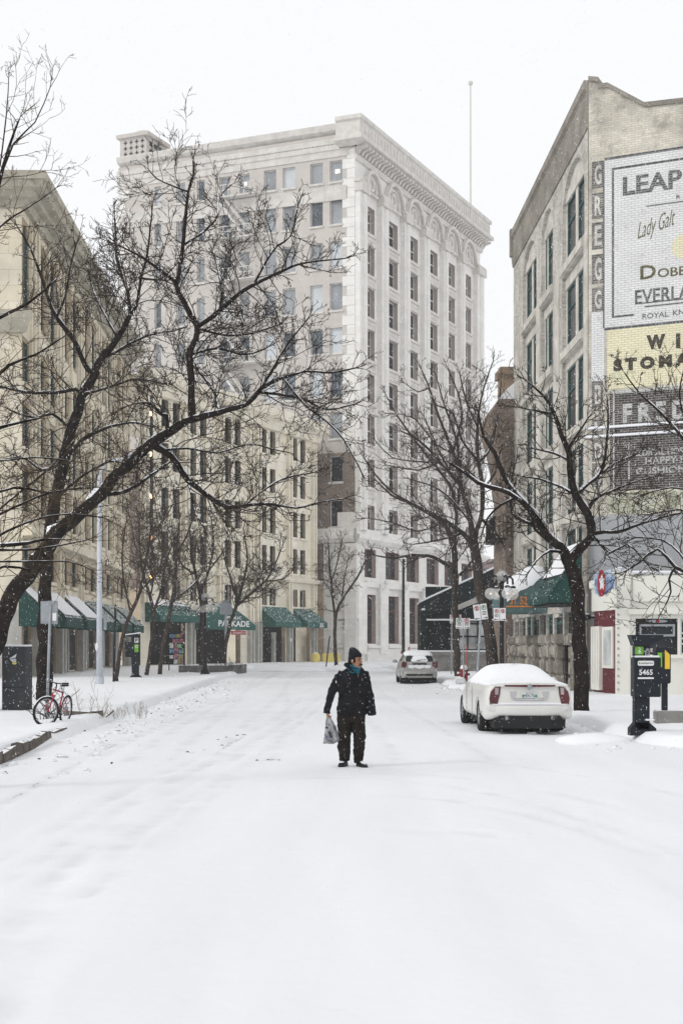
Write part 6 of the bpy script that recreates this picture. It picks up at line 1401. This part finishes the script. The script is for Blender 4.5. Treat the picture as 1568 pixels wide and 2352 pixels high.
Tree('street_tree','slender snow dusted tree with a long arching side limb beside the parking signs',75.,[
 (.5,(1052,1553,17),(1049,1500,15),(1045,1400,15),(1045,1330,15),(1043,1270,14),(1036,1235,12),(1015,1200,9),(980,1178,8),(940,1155,6),(900,1138,5),(865,1105,3)),
 (-2.,(1045,1315,9),(1025,1298,9),(1005,1284,8),(980,1277,8),(945,1275,7),(905,1282,5),(862,1276,3)),
 (2.,(1043,1270,10),(1048,1180,9),(1030,1110,8),(990,1060,7),(945,1000,5),(915,960,4),(885,905,2)),
 (-2.,(1048,1180,8),(1056,1100,7),(1048,1010,6),(1020,930,4),(1000,860,2)),(2.,(1046,1330,7),(1066,1310,6),(1085,1285,4),(1110,1250,3)),
 (1.,(990,1060,5),(960,1060,4),(900,1050,3),(860,1010,2)),(1.,(1015,1200,5),(960,1220,4),(900,1200,3),(840,1190,2)),(-1.,(1048,1110,5),(1010,1040,4),(975,960,3))
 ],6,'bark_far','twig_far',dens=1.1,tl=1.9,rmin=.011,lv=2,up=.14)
Tree('street_tree','thick dark tree with wide crown standing before the glass pavilion',66.,[
 (.5,(1133,1560,28),(1128,1490,26),(1118,1430,25),(1104,1360,25),(1096,1310,24),(1090,1262,22),(1088,1230,17),(1080,1200,12),(1060,1120,10),(1040,1040,8),(1008,960,6),(985,890,4),(968,850,3)),
 (-2.,(1090,1255,14),(1060,1225,11),(1020,1195,9),(960,1165,7),(900,1130,5),(862,1090,4),(835,1050,3)),
 (2.,(1090,1240,14),(1103,1190,12),(1108,1120,11),(1098,1060,9),(1096,980,7),(1108,900,4),(1132,830,3)),
 (2.,(1098,1060,7),(1120,1040,6),(1140,970,5),(1150,880,3)),(-2.,(1060,1120,7),(1010,1060,6),(960,1010,5),(920,990,3)),(1.,(1040,1040,6),(1060,960,5),(1050,900,4),(1030,850,3)),
 (-1.,(1096,980,5),(1070,920,4),(1056,860,3)),(2.,(1108,1120,6),(1135,1090,5),(1150,1030,3)),(1.,(1103,1190,7),(1135,1220,5),(1155,1250,3)),(-1.,(1060,1225,6),(1010,1240,5),(950,1250,3)),
 (1.,(1010,1060,5),(960,1080,4),(900,1070,3)),(1.,(985,890,3),(960,900,3),(930,880,2)),
 (-1.5,(1098,1060,6),(1060,1010,5),(1040,950,4),(1000,930,3)),(1.5,(1080,1200,6),(1040,1150,5),(1000,1120,4),(940,1100,3)),(1.,(1040,1040,5),(1000,1020,4),(950,960,3),(900,950,2)),(1.,(1108,1120,5),(1075,1080,4),(1030,1080,3),(980,1040,2))
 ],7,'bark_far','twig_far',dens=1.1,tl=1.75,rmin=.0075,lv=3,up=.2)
far=[('slim young tree standing alone before the tall building corner',110.,[(.5,(772,1530,9),(769,1480,8),(770,1425,8),(785,1378,6),(808,1345,5),(830,1308,4),(846,1270,3)),(1.,(769,1420,6),(762,1350,5),(757,1300,4),(754,1240,2)),(1.,(785,1378,4),(790,1330,3),(800,1280,2)),(-1.,(760,1340,3),(775,1290,3),(785,1240,2))],8,1.2),
('dark leaning tree at the kerb nearest the pale street pole',64.,[(.5,(267,1567,10),(270,1530,10),(282,1465,9),(300,1405,9),(322,1360,8),(333,1300,7),(345,1230,5),(350,1160,3)),(2.,(322,1355,6),(350,1330,5),(380,1290,4),(400,1240,3)),(-2.,(300,1405,6),(285,1340,5),(280,1270,4),(290,1200,3)),(2.,(333,1300,5),(310,1250,4),(300,1190,3)),(1,(345,1230,4),(380,1190,3),(400,1150,2))],9,1.1),
('thin tree immediately right of the left pay station',75.,[(.5,(336,1551,10),(342,1510,9),(350,1460,9),(353,1410,8),(345,1370,7),(332,1330,6),(322,1280,5),(318,1200,3)),(1.,(353,1405,6),(372,1350,5),(378,1290,4),(370,1220,3)),(1.,(345,1370,5),(355,1310,4),(350,1250,3))],10,1.1),
('slender tree immediately left of the poster kiosk',74.,[(.5,(367,1549,11),(373,1500,10),(384,1440,10),(394,1390,9),(402,1330,8),(405,1270,6),(412,1200,4)),(1.,(394,1385,6),(430,1355,5),(455,1330,4),(470,1300,3)),(-1.,(402,1330,6),(380,1290,5),(365,1240,4)),(1,(405,1270,5),(430,1230,4),(445,1180,3))],11,1.15),
('dark tree growing in the planter just left of the frosted globe lamp',86.,[(.5,(462,1530,11),(464,1480,10),(463,1420,9),(461,1370,9),(450,1320,7),(440,1270,5),(435,1210,3)),(1.,(461,1365,6),(480,1310,5),(490,1250,4),(485,1190,3)),(-1.,(450,1320,5),(420,1300,4),(400,1260,3)),(1,(480,1310,4),(510,1270,3),(530,1230,2))],12,1.15),
('forked tree in the planter leaning right beside the parkade entrance',86.,[(.5,(514,1524,10),(518,1480,9),(530,1430,9),(545,1385,8),(560,1330,6),(568,1280,4),(560,1220,3)),(1.,(540,1395,7),(580,1360,6),(610,1335,5),(630,1300,4),(650,1250,3)),(-1.,(545,1385,6),(530,1330,5),(515,1280,4)),(1.,(610,1335,4),(650,1330,3),(680,1300,2))],13,1.1)]
for lb,Y,lm,sd_,dn in far:
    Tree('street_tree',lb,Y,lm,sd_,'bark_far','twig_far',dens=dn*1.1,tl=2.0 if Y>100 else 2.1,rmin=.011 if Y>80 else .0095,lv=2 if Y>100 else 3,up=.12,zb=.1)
# twiggy shrub by the relay box, dry stems
def shrub(name,label,c,n,hgt,spr,seed,rr_,mt,lean=0,cat='shrub'):
    r=random.Random(seed); m=MB()
    for i in range(n):
        p=c+V((r.uniform(-1,1)*spr*.5,r.uniform(-1,1)*spr*.4,-.02)); d=V((r.uniform(-.5,.5)+lean,r.uniform(-.3,.3),1)).normalized(); pts=[p]; L_=hgt*r.uniform(.4,1)
        for k in range(5): d=(d+V([r.uniform(-.16,.16) for _ in range(3)])).normalized(); p=p+d*L_/5; pts.append(p)
        m.tube(pts,[rr_*(1-.14*k) for k in range(6)],3,False)
        for k in range(1,5):
            for _ in range(2): q=V([r.uniform(-.6,.6),r.uniform(-.5,.5),r.uniform(.3,.9)]).normalized(); m.tube([pts[k],pts[k]+q*L_*.12,pts[k]+q*L_*.12+(q+V((0,0,.6)))*L_*.10],rr_*.55,3,False)
    o=m.build(name,mt,None,fix=False,loc=c); return tag(o,label,cat)
c=G(118,1645,.12); c=V((c.x-.0,31.6,.12)); 
r=random.Random(44); m=MB()
for i in range(22):
    p=V((-6.55+r.uniform(-.15,.3),31.9+r.uniform(-.3,.2),.1)); d=V((r.uniform(-.6,.6),r.uniform(-.2,.2),.9)).normalized(); pts=[p]
    for k in range(9): d=(d+V((r.uniform(-.7,.7),r.uniform(-.3,.3),r.uniform(-.35,.5)))).normalized(); p=p+d*.11; pts.append(p)
    m.tube(pts,[.010-.0006*k for k in range(10)],4,False)
o=m.build('tangled_shrub','twig',None,loc=(-6.5,31.9,.1)); tag(o,'dark tangled vine like shrub between the relay box and the bicycle','shrub')
shrub('dry_stem_plant','tall sparse dry stems rising from the snow behind the kerb planter',V((-5.72,32.4,.15)),6,1.15,.5,2,.0045,'grass_dry',.12,'plant')
shrub('dry_grass','low tuft of brown dry grass at the right end of the left planter',V((-5.1,33.0,.12)),26,.42,1.1,6,.004,'grass_dry',.1,'plant')
shrub('bare_bush','small bare brown bush beside the left globe lamp in the planter',V(((405+60-CU)/K*86+1.6,86.,.2)),22,1.0,1.4,5,.012,'twig_far',0,'bush')
# snow clods and leaf litter along the kerbs
r=random.Random(21); cl=MB(); lf=MB()
def clod(mb,x,y,z,s): 
    n=len(mb.v); mb.ball((x,y,z),(s*r.uniform(.8,1.5),s*r.uniform(.6,1.2),s*r.uniform(.4,.8)),6,None,4)
    for k in range(n,len(mb.v)): mb.v[k]+=V([r.uniform(-.25,.25)*s for _ in range(3)])
for i in range(420):
    y=r.uniform(19,70); s_=r.random()<.62
    x=(curbL(y)+r.gauss(.75,.5)) if s_ else (curbR(y)+r.gauss(-.45,.45))
    if not s_ and y<24: continue
    if s_ and y<22: x-=.2
    big=r.random()<.15
    clod(cl,x,y,road_z(x,y)+.01,r.uniform(.015,.05)*(2. if big else 1))
tag(cl.build('snow_clods','snow',None,smooth=True,fix=False),kind='stuff')
for i in range(70):
    y=r.uniform(19,62); s_=r.random()<.6
    x=(curbL(y)+r.gauss(.65,.55)) if s_ else (curbR(y)+r.gauss(-.3,.5))
    if not s_ and y<24.5: continue
    clod(lf,x,y,max(road_z(x,y),.02)+.05,r.uniform(.008,.022))
for (u,v) in ((500,1700),(520,1695),(545,1690),(560,1688),(590,1746),(615,1745),(640,1746),(510,1712),(430,1728)): # wind-bared scraps of tarmac
    g=G(u,v,0); clod(lf,g.x,g.y,road_z(g.x,g.y)-.006,.03)
tag(lf.build('leaf_litter','leaf_litter',None,fix=False),kind='stuff')
ba=MB(); r=random.Random(31)      # thin wind-bared streaks of tarmac
def streak(pts,w0,p_on):
    for (a,b) in zip(pts[:-1],pts[1:]):
        A_,B_=G(*a),G(*b); n=max(2,int((B_-A_).length/.16))
        for i in range(n):
            if r.random()>p_on: continue
            p=A_+(B_-A_)*i/n; q=A_+(B_-A_)*(i+r.uniform(.7,1.3))/n; d=(q-p).normalized(); nn=V((-d.y,d.x,0))*w0*r.uniform(.3,1); o_=nn*r.uniform(-.8,.8)
            vs_=[p+o_-nn*.3,p+o_+nn*.3,(p+q)/2+o_+nn*.6,q+o_+nn*.1,q+o_-nn*.1,(p+q)/2+o_-nn*.6]; k0=len(ba.v)
            ba.add([V((v.x,v.y,road_z(v.x,v.y)+.004)) for v in vs_],[[0,5,4,3,2,1]])
streak([(30,1832),(90,1800),(140,1776),(200,1745),(260,1716),(330,1690)],.02,.3)
for k in range(5): streak([(497+k*14,1728-k*7),(530+k*9,1704-k*4)],.028,.5)
streak([(583,1746),(640,1744)],.06,.9); streak([(590,1748),(625,1747)],.05,.7); streak([(420,1734),(470,1722)],.03,.5); streak([(455,1770),(490,1766)],.03,.5)
tag(ba.build('bare_asphalt','tarmac',None,fix=False),kind='stuff')
# snow banks where the plough stopped
bk=MB(); r=random.Random(8)
for (u,v,w_,h_,zz) in ((1040,1545,1.0,.42,0),(1075,1580,.9,.22,0),(1010,1540,1.2,.25,0),(870,1532,2.6,.28,0),(760,1540,2.2,.25,0),(820,1535,2.,.3,0),(650,1541,3.,.25,0),(700,1533,2.5,.25,0),(1360,1700,.7,.12,0)):
    g=G(u,v,.05); n=len(bk.v); bk.ball((g.x,g.y,0),(w_,w_*.7,h_*1.3),18,None,10)
    for k in range(n,len(bk.v)): bk.v[k]+=V([noise.noise(bk.v[k]*2+V((0,0,q)))*.22*h_*3*.6 for q in range(3)])
tag(bk.build('snow_bank','snow',None,smooth=True,fix=False),kind='stuff')
# falling snow
r=random.Random(99); fl=MB(); vs=[];fs=[]
def flake(x,y,z,s):
    n=len(vs); a=V((r.uniform(-.25,.25)+.25,r.uniform(-.3,.3),-1)).normalized()*s*1.35; b_=a.orthogonal().normalized()*s*.42; c_=a.cross(b_).normalized()*s*.42; p=V((x,y,z))
    vs.extend([p-a,p+b_,p-b_*.5+c_*.87,p-b_*.5-c_*.87,p+a]); 
    for q in ((0,1,2),(0,2,3),(0,3,1),(4,2,1),(4,3,2),(4,1,3)): fs.append([n+k for k in q])
def fill(n,y0,y1,s0,s1,mar=1.25):
    k=0
    while k<n:
        y=(r.uniform(y0**3,y1**3))**(1/3); u=r.uniform(-.24*mar,.24*mar)*y; z=HC+r.uniform(-.27,.46*mar)*y
        if z<.02: continue
        flake(u,y,z,r.uniform(s0,s1)); k+=1
fill(16000,6.,20.5,.003,.0062); fill(30000,18,50,.006,.013); fill(14000,50,135,.012,.022)
fl.add(vs,fs); tag(fl.build('falling_snow','snow_cap',None,fix=False),kind='stuff')
# haze: the snow-laden air
hz=MB(); hz.box((-330,-70,-1.2),(330,460,75)); o=hz.build('haze','snow',None); tag(o,kind='stuff')
m=bpy.data.materials.new('haze_air'); m.use_nodes=True; t=m.node_tree; t.nodes.clear(); out=t.nodes.new('ShaderNodeOutputMaterial'); pv=t.nodes.new('ShaderNodeVolumePrincipled')
pv.inputs['Color'].default_value=(.98,.985,1,1); pv.inputs['Density'].default_value=.00042; t.links.new(pv.outputs[0],out.inputs['Volume']); o.data.materials.clear(); o.data.materials.append(m)
